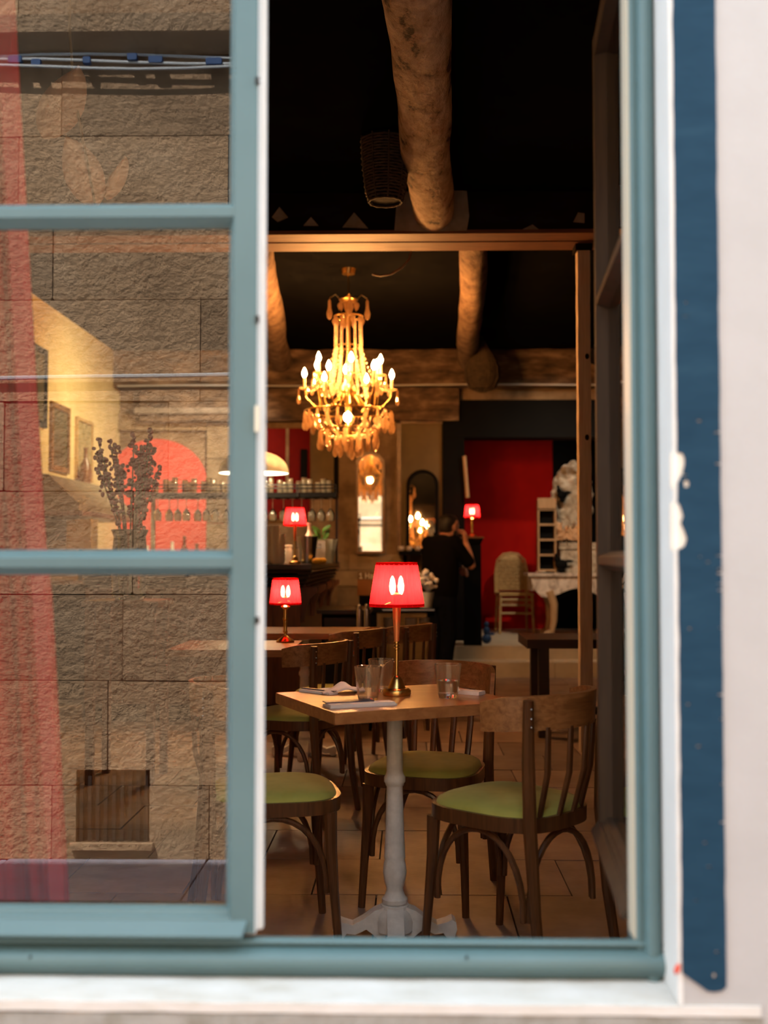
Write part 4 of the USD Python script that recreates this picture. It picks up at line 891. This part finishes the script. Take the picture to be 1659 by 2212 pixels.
# ================================================================== mirrors and shelf on the back wall
def mirror(name, label, outline, inner, base, R, fm, d=.03):
    t = Thing(name, label, 'mirror', base)
    def P3(poly, y0, y1): v, f = extrude(poly, y1-y0); return np.stack([v[:, 0], y1-v[:, 2], v[:, 1]], -1), f
    ring = sg.Polygon(outline, [inner]); t.add('frame', tf(P3(ring, -d, 0), R), fm, smooth=40)
    t.add('mirror_plate', tf(P3(sg.Polygon(inner).buffer(.004), -d*.5, -d*.3), R), 'mirror', smooth=False)
    return t
my = YB-.055
c = P(800, 1196, my); hw = (X(831, my)-X(769, my))/2; hh = P(800, 1003, my)[2]-c[2]
top = [(hw, hh)] + [(hw*math.cos(t)*1.0, hh+.03+.10*max(0, math.sin(t))**1.6) for t in np.linspace(.15, math.pi-.15, 15)] + [(-hw, hh)]
out = [(-hw, 0), (hw, 0)] + top; inn = [(-hw+.026, .028), (hw-.026, .028)] + [(x*.84, z-.028) for x, z in top]
mirror('wall_mirror', 'tall narrow gilt mirror with an arched crest, bright with reflected daylight', out, inn, tuple(c), rz(MIRYAW) @ rx(MIRTILT), 'giltdark')
my2 = YB-.10
c2 = P(912, 1191, my2); hw2 = (X(947, my2)-X(877, my2))/2; h2 = P(912, 1047, my2)[2]-c2[2]
o2 = [(-hw2, 0), (hw2, 0)] + [(hw2*math.cos(t), h2+hw2*math.sin(t)) for t in np.linspace(0, math.pi, 25)]
i2 = [(-hw2+.035, .03), (hw2-.035, .03)] + [((hw2-.035)*math.cos(t), h2+(hw2-.035)*math.sin(t)) for t in np.linspace(0, math.pi, 25)]
# it hangs turned a little so that it catches the chandelier
CH = np.array([X(752, 8.45), 8.45, 0.0]); CHZ = 2.50
Cc = np.array([CH[0], CH[1], CHZ+.12]); mm = np.array(c2)+[0, 0, .30]
ray = P(872, 1132, 15.0)-CAM; ray /= np.linalg.norm(ray)
a_, b_ = np.dot(ray, CAM-mm), np.dot(CAM-mm, CAM-mm) - np.dot(Cc-mm, Cc-mm); tt = -a_ + math.sqrt(a_*a_-b_)
nn = Cc-(CAM+tt*ray); nn /= np.linalg.norm(nn)      # mirror normal
ya = -nn; xa = np.cross(ya, [0, 0, 1.0]); xa /= np.linalg.norm(xa); za = np.cross(xa, ya)
mirror('wall_mirror', 'smaller black framed mirror with a round arched top, left of the man', o2, i2, tuple(c2), np.stack([xa, ya, za], 1), 'black', .035)
ms = Thing('mantel_shelf', 'black shelf carrying the arched mirror', 'shelf', (X(905, YB-.15), YB-.15, Z(1199, YB-.3)))
ms.add('shelf_board', bxp(862, 985, 1190, 1199, YB-.3, .30), 'black', world=True)
for px in (875, 972): ms.add('bracket', bxp(px-4, px+4, 1198, 1222, YB-.15, .14), 'black', world=True)
for i, (px, lb) in enumerate(((866, 'little pale pot at the left end of the black shelf'), (884, 'little pale pot in the middle of the black shelf'), (902, 'little pale pot on the black shelf, nearest the man'))):
    v, f = lathe([(.02, 0), (.034, .02), (.03, .05), (.026, .05), (.0005, .012)], 14); q = P(px, 1190, YB-.26); single('little_pot', lb, 'pot', (v+q, f), 'marble')
v, f = lathe([(.02, 0), (.045, .03), (.05, .09), (.02, .17), (.018, .24), (.045, .25), (.05, .27), (.03, .31), (.003, .33)], 18)
single('stoppered_flask', 'glass flask with a dark collar in front of the arched mirror', 'flask', (v+P(930, 1190, YB-.24), f), 'thinglass')

# black cabinet, canisters, box and bench before the back wall
bcab = Thing('black_cabinet', 'low black cabinet with an overhanging lid, behind the long oak table', 'cabinet', (X(738, 8.2), 8.2, 0))
cx0, cx1 = X(688, 7.95), X(800, 7.95); zt = Z(1317, 7.95)
bcab.add('lid', bx(cx0-.01, cx1, 7.9, 8.55, zt-.03, zt, .006), 'dark', world=True); bcab.add('body', bx(cx0+.02, cx1-.01, 7.98, 8.5, 0, zt-.03, .006), 'black', world=True)
bcab.add('drawer', bx(cx0+.04, cx1-.1, 7.955, 7.985, zt-.2, zt-.06, .004), 'dark', world=True); bcab.add('door', bx(cx0+.04, cx1-.1, 7.955, 7.985, .08, zt-.22, .004), 'dark', world=True)
q = P(782, 1375, 7.72)
st_ = Thing('canister_stool', 'small dark stool carrying the steel canisters before the black cabinet', 'stool', (q[0], 7.72, 0))
st_.add('seat', bx(q[0]-.09, q[0]+.08, 7.64, 7.80, q[2]-.03, q[2], .004), 'black', world=True)
for sx in (-.07, .06):
    for sy in (-.06, .06): st_.add('leg', bx(q[0]+sx-.01, q[0]+sx+.01, 7.72+sy-.01, 7.72+sy+.01, 0, q[2]-.03, .002), 'black', world=True)
for px, Y, lb in ((776, 7.70, 'bright steel canister standing before the black cabinet'), (792, 7.76, 'dimmer steel canister behind the bright one before the black cabinet')):
    v, f = lathe([(.019, 0), (.021, .01), (.021, .18), (.019, .195), (.012, .205), (.012, .22), (.003, .225)], 20)
    single('steel_canister', lb, 'canister', (v+[X(px, Y), Y, q[2]], f), 'steel')
bn = Thing('service_bench', 'dark service bench with a pale steel edge behind the front red lamp', 'bench', (X(880, 9.4), 9.4, 0))
x0, x1 = X(800, 9.2), X(938, 9.2); zt2 = Z(1316, 9.2)
bn.add('top', bx(x0, x1, 9.2, 9.75, zt2-.03, zt2, .005), 'black', world=True); bn.add('edge', bx(x0+.1, x1, 9.185, 9.2, zt2-.012, zt2, .002), 'steel', world=True)
bn.add('shelf', bx(x0, x1, 9.22, 9.74, zt2-.20, zt2-.18, .004), 'barwood', world=True); bn.add('shelf', bx(x0, x1, 9.22, 9.74, .2, .22, .004), 'barwood', world=True)
for xx in (x0+.02, x1-.02):
    for yy in (9.23, 9.72): bn.add('leg', bx(xx-.02, xx+.02, yy-.02, yy+.02, 0, zt2-.03, .004), 'black', world=True)
for i, (px, lb) in enumerate(((842, 'glass bowl under the bench top, left of the lamp stem'), (888, 'glass bowl under the bench top, middle one'), (918, 'glass bowl under the bench top, nearest the man'))):
    v, f = lathe([(.03, 0), (.05, .03), (.055, .10), (.05, .10), (.045, .03), (.0005, .01)], 18); single('bowl', lb, 'bowl', (v+[X(px, 9.35), 9.35, zt2-.18], f), 'ceramic')
bs = Thing('stacked_crate', 'black crate on the service bench under the brown box', 'crate', (X(790, 9.42), 9.42, zt2))
q0, q1 = P(768, 1316, 9.3), P(812, 1286, 9.3)
bs.add('crate_body', bx(q0[0]+.03, q1[0], 9.3, 9.6, zt2, q1[2], .005), 'black', world=True)
q2 = P(772, 1252, 9.3)
bxo = Thing('brown_box', 'orange brown box with white lettering left of the front red lamp', 'box', (X(790, 9.42), 9.42, q1[2]))
bxo.add('carton', bx(q2[0], q1[0]+.02, 9.3, 9.58, q1[2], q2[2], .004), 'cardboard', world=True)
try:
    tm = meshkit.text_mesh('1 Hau', .045, .003, True); tv_, tf_ = geo(tm); lo = tv_.min(0)
    tv_ = (tv_-lo)*[.9, 1, 1]; vv = np.stack([tv_[:, 0]+P(776, 1246, 9.3)[0], 9.30-tv_[:, 2], tv_[:, 1]+q2[2]+.006], -1)
    bxo.add('sign_board', bx(q2[0], q1[0]+.02, 9.304, 9.32, q2[2]-.002, q2[2]+.062, .002), 'rough', world=True); bxo.add('lettering', (vv, tf_), 'whitepaint', world=True, smooth=False)
except Exception as e: print('text', e)
hv = Thing('flower_bucket', 'grey bucket of loose white flowers between the front lamp and the man', 'flowers', (X(920, 9.5), 9.5, zt2))
hv.add('bucket', lathe([(.05, 0), (.07, .13), (.064, .13), (.045, .01), (.0005, .01)], 18), 'castiron')
rr = np.random.default_rng(5); hv.add('blossoms', [ball(rr.normal(0, .048, 3)*[1, 1, .9]+[0, 0, .22], rr.uniform(.016, .028, 3), 1) for _ in range(46)], 'napkin', kind='stuff')

# ================================================================== hanging wicker
def woven(prof, n, name, label, cat, at, handle=None):
    t = Thing(name, label, cat, at)
    body = []
    for k in range(len(prof)-1):
        (r0, z0), (r1, z1) = prof[k], prof[k+1]; m = max(1, int(abs(z1-z0)/.014))
        for i in range(m):
            s = i/m; r = r0+(r1-r0)*s; z = z0+(z1-z0)*s
            an = np.linspace(0, 2*math.pi, 25); body.append(tube([((r+.003*math.cos(12*a+math.pi*(i % 2)))*math.cos(a), (r+.003*math.cos(12*a+math.pi*(i % 2)))*math.sin(a), z) for a in an], .0066, 5, caps=False))
    t.add('weave', body, 'wicker', kind='stuff')
    t.add('lining', lathe([(r*.93, z+.004) for r, z in prof], 20), 'black')
    for k in range(n):
        a = 2*math.pi*k/n; t.add('stake', tube([((r+.004)*math.cos(a), (r+.004)*math.sin(a), z) for r, z in prof], .005, 5), 'wicker')
    if handle: t.add('handle', tube(handle, .009, 6), 'wicker')
    return t
q = P(832, 436, 5.75); zt_ = P(832, 300, 5.75)[2]
hgt = zt_-q[2]; woven([(.085, 0), (.10, .05), (.118, hgt*.6), (.125, hgt)], 9, 'hanging_basket', 'dark wicker basket hanging beside the thick log', 'basket', (q[0], 5.75, q[2]), [(.12*math.cos(a), 0, hgt+.085*math.sin(a)) for a in np.linspace(0, math.pi, 13)])
q = P(1042, 846, 11.1); woven([(.04, 0), (.12, .03), (.175, .13), (.17, .24), (.11, .36), (.05, .45), (.02, .52)], 10, 'hanging_pouch', 'dark teardrop wicker fish trap hanging from the slimmer log', 'wicker trap', (q[0], 11.1, q[2]), [(0, 0, .5), (0, .0, .53), (-.01, 0, .57)])

# ================================================================== chandelier
cd = Thing('chandelier', 'crystal chandelier with lit candle bulbs hanging before the back wall', 'chandelier', (CH[0], CH[1], 2.0))
T = lambda z: z-2.0
cd.add('rod', tube([(0, 0, T(CEIL)), (0, 0, T(3.2))], .006, 6), 'brass')
cd.add('ceiling_rose', lathe([(.05, T(3.36)), (.06, T(3.40)-.001)], 16), 'brass')
cd.add('stem', lathe([(.01, T(2.10)), (.03, T(2.14)), (.012, T(2.2)), (.02, T(2.35)), (.05, T(2.42)), (.06, T(2.47)), (.03, T(2.52)), (.015, T(2.6)), (.022, T(2.66)), (.015, T(2.75)), (.02, T(2.82)), (.015, T(2.95)), (.03, T(3.0)), (.012, T(3.05)), (.035, T(3.12)), (.01, T(3.2))], 18), 'brass', smooth=50)
cd.add('crown', lathe([(.055, T(3.14)), (.075, T(3.16)), (.06, T(3.175)), (.01, T(3.2))], 18), 'brass')
def hoop(r, z, th=.006): return tube([(r*math.cos(a), r*math.sin(a), z) for a in np.linspace(0, 2*math.pi, 41)], th, 6, caps=False)
for r, z in ((.11, 3.03), (.10, 2.80), (.335, 2.30), (.22, 2.16), (.10, 2.10)): cd.add('hoop', hoop(r, T(z)), 'brass')
DROP = lathe([(.002, 0), (.011, -.010), (.013, -.022), (.006, -.040), (.001, -.050)][::-1], 8)
LONG = lathe([(.002, 0), (.008, -.01), (.009, -.05), (.017, -.085), (.012, -.11), (.001, -.12)][::-1], 8)
rc = np.random.default_rng(8)
def drop(x, y, z, s=1.0, m=DROP): v, f = m; cd.add('crystal_drop', (v*s+[x, y, T(z)], f), 'crystal', smooth=False)
nb = 12
for k in range(nb):
    a = 2*math.pi*(k+.25)/nb; R = .335 if k % 2 == 0 else .27; zc_ = (2.47 if k % 2 == 0 else 2.55) + .03*((k*5) % 3)/3
    c_, s_ = math.cos(a), math.sin(a)
    arm = cd.add('arm', tube([(.05*c_, .05*s_, T(2.44)), (.14*c_, .14*s_, T(2.34)), (.24*c_, .24*s_, T(2.32)), (R*.97*c_, R*.97*s_, T(zc_-.07)), (R*c_, R*s_, T(zc_))], .006, 6), 'brass')
    cd.add('drip_pan', tf(lathe([(.012, -.012), (.045, .004), (.042, .006), (.012, 0)], 14), None, (R*c_, R*s_, T(zc_))), 'crystal', parent=arm)
    cd.add('candle_sleeve', tf(lathe([(.011, 0), (.011, .085), (.005, .088)], 10), None, (R*c_, R*s_, T(zc_))), 'candle', parent=arm)
    cd.add('bulb', tf(lathe([(.007, .086), (.017, .105), (.019, .118), (.012, .140), (.002, .160)], 12), None, (R*c_, R*s_, T(zc_))), 'candlebulb', parent=arm, smooth=True)
    for q in range(3):
        b = 2*math.pi*q/3+a; drop(R*c_+.043*math.cos(b), R*s_+.043*math.sin(b), zc_-.002, 1.0, LONG if q == 0 else DROP)
for r, z, n, s, mm_ in ((.335, 2.295, 22, 1.25, LONG), (.28, 2.235, 18, 1.3, DROP), (.22, 2.155, 16, 1.2, LONG), (.10, 2.095, 8, 1.1, LONG)):
    for k in range(n): a = 2*math.pi*(k+rc.uniform(-.2, .2))/n; drop(r*math.cos(a), r*math.sin(a), z, s*rc.uniform(.85, 1.15), mm_)
for k in range(4): a = 2*math.pi*k/4+.1; cd.add('crown_arm', tube([(.05*math.cos(a), .05*math.sin(a), T(3.15)), (.10*math.cos(a), .10*math.sin(a), T(3.20)), (.145*math.cos(a), .145*math.sin(a), T(3.17))], .004, 5), 'brass'); drop(.145*math.cos(a), .145*math.sin(a), 3.165, 1.35, LONG)
for k in range(10):
    a = 2*math.pi*k/10
    for z in (3.14, 3.02): drop((.07 if z > 3.1 else .11)*math.cos(a), (.07 if z > 3.1 else .11)*math.sin(a), z, 1.2)
beads = []
def chain(p0, p1, n, sag=0.0, r=.009):
    for i in range(n):
        s = (i+.5)/n; p = np.array(p0)*(1-s)+np.array(p1)*s; p[2] -= sag*4*s*(1-s); beads.append(ball(p, (r, r, r*1.25), 1))
for k in range(12):
    a = 2*math.pi*k/12; c_, s_ = math.cos(a), math.sin(a)
    chain((.10*c_, .10*s_, T(3.02)), (.105*c_, .105*s_, T(2.80)), 11); chain((.10*c_, .10*s_, T(2.80)), (.15*c_, .15*s_, T(2.40)), 17)
    if k % 2 == 0: chain((.10*c_, .10*s_, T(2.80)), (.30*c_, .30*s_, T(2.46)), 18, .10, .008)
    chain((.335*c_, .335*s_, T(2.30)), (.22*c_, .22*s_, T(2.16)), 9, .01); chain((.22*c_, .22*s_, T(2.16)), (.08*c_, .08*s_, T(2.10)), 7, .02)
cd.add('bead_chains', beads, 'crystal', kind='stuff', smooth=True)
cd.add('bulb', ball((.0, -.06, T(2.25)), (.032, .032, .04), 2), 'candlebulb', smooth=True, label='larger bulb inside the crystal basket')
drop(.03, -.05, 2.09, 1.4, LONG); drop(-.06, -.04, 2.10, 1.3, LONG)

# ================================================================== the red back room
pz = .285
pd_ = Thing('pedestal', 'tall narrow black pedestal with a flared top at the doorway', 'pedestal', (X(1020, 11.42), 11.42, pz))
def pyr(w0, w1, z0, z1):
    v = np.array([[sx*w, sy*w, z] for z, w in ((z0, w0), (z1, w1)) for sx, sy in ((-1, -1), (1, -1), (1, 1), (-1, 1))]); return v, np.array([[0, 2, 1], [0, 3, 2], [4, 5, 6], [4, 6, 7], [0, 1, 5], [0, 5, 4], [1, 2, 6], [1, 6, 5], [2, 3, 7], [2, 7, 6], [3, 0, 4], [3, 4, 7]])
pw = (X(1040, 11.33)-X(1002, 11.33))/2
pd_.add('shaft', pyr(pw, pw*.96, 0, 1.02), 'black', smooth=False); pd_.add('neck', pyr(pw*.9, pw*1.22, 1.02, 1.09), 'black', smooth=False); pd_.add('top', bx(-pw*1.28, pw*1.28, -pw*1.2, pw*1.2, 1.09, 1.106, .004), 'barwood')
ml = P(1047, 1343, 11.5); single('small_statue', 'little dark blue figurine on the platform beside the black pedestal', 'figurine', [ball(np.array([X(1052, 11.5), 11.62, pz])+o, r, 2) for o, r in (((0, 0, .05), (.05, .04, .05)), ((.0, 0, .13), (.035, .03, .05)), ((0, 0, .20), (.025, .025, .03)), ((.05, 0, .10), (.035, .015, .015)))], 'bluecap')
# rattan chair, facing the room
ra = Thing('rattan_chair', 'woven rattan cafe chair standing against the dark red wall', 'chair', (X(1110, 13.25), 13.25, pz), 0.05)
rt = lambda pts, r=.011, **k: tube(pts, r, 8, **k)
for sx in (-1, 1):
    ra.add('leg', rt([(sx*.20, -.21, 0), (sx*.185, -.19, .43), (sx*.18, -.19, .47)], .014), 'rattan')
    ra.add('leg', rt([(sx*.19, .24, 0), (sx*.175, .19, .45), (sx*.175, .22, .70)], .014), 'rattan')
ra.add('back_hoop', rt([(-.195, .19, .45), (-.195, .22, .70), (-.165, .245, .86), (-.09, .26, .93), (0, .262, .945), (.09, .26, .93), (.165, .245, .86), (.195, .22, .70), (.195, .19, .45)], .013), 'rattan')
def bk_(u, v): a = (u-.5)*2; zt3 = .93-.16*abs(a)**3; return (a*.175, .225+.03*(v), .50+(zt3-.50)*v)
ra.add('back_weave', grid(bk_, 22, 22, .008), 'rattan')
wv = []
for i in range(9):
    z = .53+i*.042; wv.append(tube([(x, .215+.008*math.sin(i*3.14+x*90), z) for x in np.linspace(-.17, .17, 30)], .006, 5))
ra.add('weave_bands', wv, 'rattan', kind='stuff')
ra.add('seat', bx(-.20, .20, -.21, .20, .445, .475, .012), 'rattan')
for z in (.40, .24, .335): ra.add('rung', rt([(-.185, -.195, z), (.185, -.195, z)], .012), 'rattan')
for z in (.30,):
    for sx in (-1, 1): ra.add('rung', rt([(sx*.185, -.19, z), (sx*.18, .2, z)], .010), 'rattan')
zig = []
for z in (.455, .37):
    zig.append(tube([(-.18+.36*i/24, -.212, z+(.012 if i % 2 else -.012)) for i in range(25)], .006, 5))
ra.add('zigzag_binding', zig, 'rattan')
# console with marble top
YC = 12.55
ct0, ct1 = X(1146, YC), 2.38; ctz = Z(1238, YC)
co = Thing('console_table', 'carved console table with a veined marble top in the red back room', 'console table', ((ct0+ct1)/2, YC+.25, pz))
co.add('marble_top', bx(ct0-.03, ct1, YC-.03, YC+.45, ctz-.035, ctz, .008), 'marble', world=True)
ap = [(ct0, ctz-.035), (ct1, ctz-.035), (ct1, ctz-.24)] + [(x, ctz-.22-.05*math.sin((x-ct0)*9)) for x in np.linspace(ct1-.05, ct0+.12, 20)] + [(ct0+.03, ctz-.17)]
co.add('apron', prof_y(ap, YC, YC+.04), 'marble', world=True); co.add('apron', bx(ct0+.01, ct0+.05, YC+.04, YC+.42, ctz-.2, ctz-.035, .006), 'marble', world=True)
for i, yy in enumerate((YC+.03, YC+.40)):
    for xx in (ct0+.24, ct1-.1):
        co.add('leg', tube([(xx-.03, yy, ctz-.2), (xx+.02, yy, ctz-.35), (xx+.02, yy, pz+.18), (xx-.005, yy, pz+.06), (xx-.09, yy-.02, pz+.02)], [.055, .048, .038, .036, .03], 10), 'carved', world=True)
co.add('base_slab', bx(ct0-.05, ct1, YC-.06, YC+.46, pz+.001, pz+.013, .004), 'barwood', world=True)
# things on it
rs_ = Thing('spice_rack', 'little pale wooden ladder rack standing on the console', 'rack', (X(1178, YC+.12), YC+.12, ctz))
rx0, rx1 = X(1162, YC+.08), X(1202, YC+.08); rz1 = Z(1080, YC+.08)
for xx in (rx0, rx1-.018): rs_.add('side', bx(xx, xx+.018, YC+.08, YC+.2, ctz, rz1, .003), 'carved', world=True)
for k in range(5): z = ctz+.02+k*(rz1-ctz-.14)/4; rs_.add('shelf', bx(rx0, rx1, YC+.075, YC+.2, z, z+.022, .003), 'carved', world=True)
rs_.add('crest_board', bx(rx0, rx1, YC+.075, YC+.09, rz1-.11, rz1+.02, .01), 'carved', world=True); rs_.add('back', bx(rx0+.01, rx1-.01, YC+.19, YC+.2, ctz, rz1-.05, .002), 'black', world=True)
def bird(name, label, at, s, pose):
    parts = [ball((0, 0, .09), (.075, .035, .06), 2), ball((-.05, 0, .15), (.035, .03, .04), 2), ball((-.06, 0, .20), (.022, .02, .024), 2), ball((.09, 0, .13), (.06, .014, .018), 1), ball((0, 0, .02), (.04, .03, .03), 1)]
    v, f = geo(parts); single(name, label, 'figurine', (v*s @ rz(pose).T + at, f), 'black')
bird('black_figurine', 'lower black bird-shaped figurine on the console, before the marble block', (X(1213, YC+.03), YC+.05, ctz+.011), .95, 0)
plb = Thing('marble_block', 'grey stone block with a grooved rim on the console', 'plinth', (X(1236, YC+.2), YC+.2, ctz))
zpl = Z(1172, YC+.1); px0_ = X(1212, YC+.1)
plb.add('block', bx(px0_, 2.3, YC+.12, YC+.4, ctz, zpl-.08, .01), 'coral', world=True); plb.add('rim', bx(px0_-.02, 2.3, YC+.10, YC+.42, zpl-.075, zpl-.03, .008), 'coral', world=True); plb.add('rim', bx(px0_-.01, 2.3, YC+.11, YC+.41, zpl-.028, zpl, .006), 'coral', world=True)
wr_ = Thing('dried_wreath', 'orange brown dried leaf bunch round the foot of the shell column', 'dried leaves', (X(1235, YC+.16), YC+.2, zpl))
rw = np.random.default_rng(12); lf = []
for i in range(90):
    a = rw.uniform(0, 6.28); c = np.array([.15*math.cos(a), -.09+.02*math.sin(a), max(.05, .10+.06*rw.normal())]); v, f = ball((0, 0, 0), (.05, .006, .022), 1); lf.append(tf((v, f), rz(rw.uniform(0, 6)) @ ry(rw.uniform(-1, 1)), c))
wr_.add('dry_leaves', lf, 'leafpale', kind='stuff')
hc = X(1240, YC+.2); zc0, zc1 = zpl+.02, Z(996, YC+.1)
ic = trimesh.creation.icosphere(5); v = ic.vertices.copy(); hcol = (zc1-zc0)/2
nrm = v.copy(); sq = np.sign(v[:, 2])*np.abs(v[:, 2])**.75
v = np.c_[v[:, 0]*.22*(1+.12*v[:, 2]), v[:, 1]*.10, sq*hcol]; v += nrm*(.07*(meshkit.fbm(v*13, 4, 3)-.5)*1.6)[:, None]
single('shell_column', 'tall shell-crusted pale sculpture with a rounded top on the console', 'sculpture', (v+[hc, YC+.31, zc0+hcol], ic.faces), 'coral', smooth=60)
bird('black_figurine', 'upper black bird-shaped figurine perched before the shell column', (X(1216, YC+.1), YC+.14, rz1-.02), .85, .4)
single('white_dish', 'small white dish on the left edge of the console', 'dish', tf(lathe([(.03, 0), (.06, .02), (.055, .022), (.0005, .008)], 18), None, (X(1168, YC), YC+.03, ctz)), 'ceramic')
# dark table behind the post
dt = Thing('dark_table', 'dark wooden table low on the right behind the timber post', 'table', (X(1215, 7.6), 7.6, 0))
tx0, tx1, tz_ = X(1138, 7.35), 1.75, Z(1381, 7.35)
dt.add('tabletop', bx(tx0, tx1, 7.35, 7.95, tz_-.06, tz_, .006), 'darkwood', world=True)
for xx in (X(1160, 7.45), tx1-.1):
    for yy in (7.42, 7.88): dt.add('leg', bx(xx, xx+.07, yy-.035, yy+.035, 0, tz_-.06, .006), 'darkwood', world=True)
dt.add('stretcher', bx(X(1160, 7.45), tx1-.05, 7.63, 7.67, .12, .17, .005), 'darkwood', world=True)

# ================================================================== the man
def hull(*sp): return m3.Manifold.batch_hull([m3.Manifold.sphere(r, 20).translate(tuple(map(float, c))) for c, r in sp])
def limb(pts): return [hull(a, b) for a, b in zip(pts[:-1], pts[1:])]
def fuse(ms): return m3.Manifold.batch_boolean(ms, m3.OpType.Add)
def soft(m, l=.018, it=8):
    v, f = geo(m.refine_to_length(l)); t = trimesh.Trimesh(v, f, process=True); trimesh.smoothing.filter_taubin(t, iterations=it); return t
def hand(w, d, n, s=1):
    """five fingers from wrist w along d; n points out of the back of the hand"""
    w, d, n = (np.array(q, float) for q in (w, d, n)); d /= np.linalg.norm(d); n -= d*np.dot(n, d); n /= np.linalg.norm(n); x = np.cross(d, n)*s
    ms_ = [hull((w, .026), (w+d*.03+x*.020, .017), (w+d*.03-x*.022, .017), (w+d*.085+x*.030, .013), (w+d*.088-x*.028, .013))]
    for k, (o, L) in enumerate(((.029, .068), (.010, .078), (-.010, .074), (-.029, .058))):
        a = w+d*.082+x*o; b = a+d*L*.45-n*L*.12; c = b+d*L*.25-n*L*.28; e = c-n*L*.26+d*L*.02
        ms_ += limb([(a, .0098), (b, .0090), (c, .0084), (e, .0074)])
    a = w+d*.025+x*.028; b = a+d*.030+x*.026-n*.010; c = b+d*.030+x*.006-n*.016; ms_ += limb([(a, .013), (b, .0105), (c, .0088)])
    return ms_
mp = (X(951, 10.7), 10.7, 0)
man = Thing('person', 'man in black t-shirt and dark jeans by the doorway, hand raised to his face', 'person', mp, head_of(.80, .60))
neck, hc_ = np.array([0, .045, 1.37]), np.array([0, .115, 1.475])
aim = np.array([0, .94, -.34])
shR, elR, wrR = (.185, .01, 1.315), (.225, .20, 1.105), (.105, .235, 1.315)
shL, elL, wrL = (-.185, .01, 1.315), (-.215, .12, 1.06), (-.03, .27, 1.05)
skin = [hull(((0, .02, 1.28), .06), (neck, .056), (tuple(hc_+[0, -.01, -.05]), .058)),
        hull((hc_+[0, -.025, .025], .082), (hc_+[0, .020, .030], .076), (hc_+[0, .035, -.045], .052), (hc_+[0, .060, -.072], .030)),
        hull((hc_+[0, .088, .010], .012), (hc_+[0, .108, -.022], .013), (hc_+[0, .085, -.030], .018)),
        hull((hc_+[.078, -.005, .008], .012), (hc_+[.080, .0, -.022], .009)), hull((hc_+[-.078, -.005, .008], .012), (hc_+[-.080, .0, -.022], .009)),
        hull((hc_+[-.02, .082, -.055], .010), (hc_+[.02, .082, -.055], .010))]
skin += limb([(shR, .055), (elR, .042), ((np.array(elR)+np.array(wrR))/2, .041), (wrR, .028)]) + limb([(shL, .055), (elL, .042), ((np.array(elL)+np.array(wrL))/2, .041), (wrL, .028)])
skin += [hull(((-.12, 0, 1.28), .075), ((.12, 0, 1.28), .075), ((0, 0, .92), .11))]
for s in (-1, 1): skin += limb([((s*.085, 0, .86), .085), ((s*.095, .035, .46), .055), ((s*.10, -.005, .30), .055), ((s*.10, -.02, .07), .038)])
skin += hand(wrR, (-.32, .10, .85), (.35, .9, .1), -1) + hand(wrL, (.85, .05, -.1), (.1, .9, .3), 1)
man.add('body', soft(fuse(skin), .012, 6), 'skin', smooth=60)
tee = [hull(((-.150, -.005, 1.305), .075), ((.150, -.005, 1.305), .075), ((-.11, .0, 1.10), .115), ((.11, .0, 1.10), .115)), hull(((-.11, 0, 1.10), .115), ((.11, 0, 1.10), .115), ((-.085, .0, .86), .118), ((.085, .0, .86), .118)), hull(((0, .02, 1.33), .075), ((.1, 0, 1.32), .07), ((-.1, 0, 1.32), .07))]
for sh, el in ((shR, elR), (shL, elL)):
    e = np.array(sh)+(np.array(el)-np.array(sh))*.82; tee.append(hull((sh, .078), (e, .060)))
man.add('t_shirt', soft(fuse(tee), .016, 8), 'shirt', smooth=60)
jn = [hull(((-.08, -.005, .87), .112), ((.08, -.005, .87), .112), ((-.08, 0, .76), .105), ((.08, 0, .76), .105))]
for s in (-1, 1): jn += limb([((s*.085, 0, .82), .105), ((s*.095, .032, .46), .075), ((s*.10, -.002, .28), .068), ((s*.10, -.018, .07), .058)])
man.add('jeans', soft(fuse(jn), .018, 8), 'jeans', smooth=60)
for s in (-1, 1): man.add('shoe', soft(hull(((s*.10, -.06, .045), .042), ((s*.10, .02, .05), .044), ((s*.105, .14, .032), .034)) ^ m3.Manifold.cube((1, 1, 1)).translate((-.5, -.5, 0)), .014, 4), 'black', smooth=60)
hr = fuse([hull((hc_+[0, -.032, .040], .086), (hc_+[0, .018, .056], .068), (hc_+[0, -.045, -.005], .074))]) - hull((hc_+[0, .085, -.04], .085), (hc_+[0, .09, .03], .055))
man.add('hair', soft(hr, .012, 5), 'hair', smooth=60)
man.add('beard', soft(fuse([hull((hc_+[0, .058, -.078], .035), (hc_+[.04, .03, -.055], .028), (hc_+[-.04, .03, -.055], .028))]), .01, 4), 'hair', smooth=60)
for s in (-1, 1): man.add('eye', ball(hc_+[s*.032, .085, .012], (.010, .008, .008), 1), 'ceramic'); man.add('pupil', ball(hc_+[s*.032, .0925, .011], (.005, .003, .005), 1), 'hair')
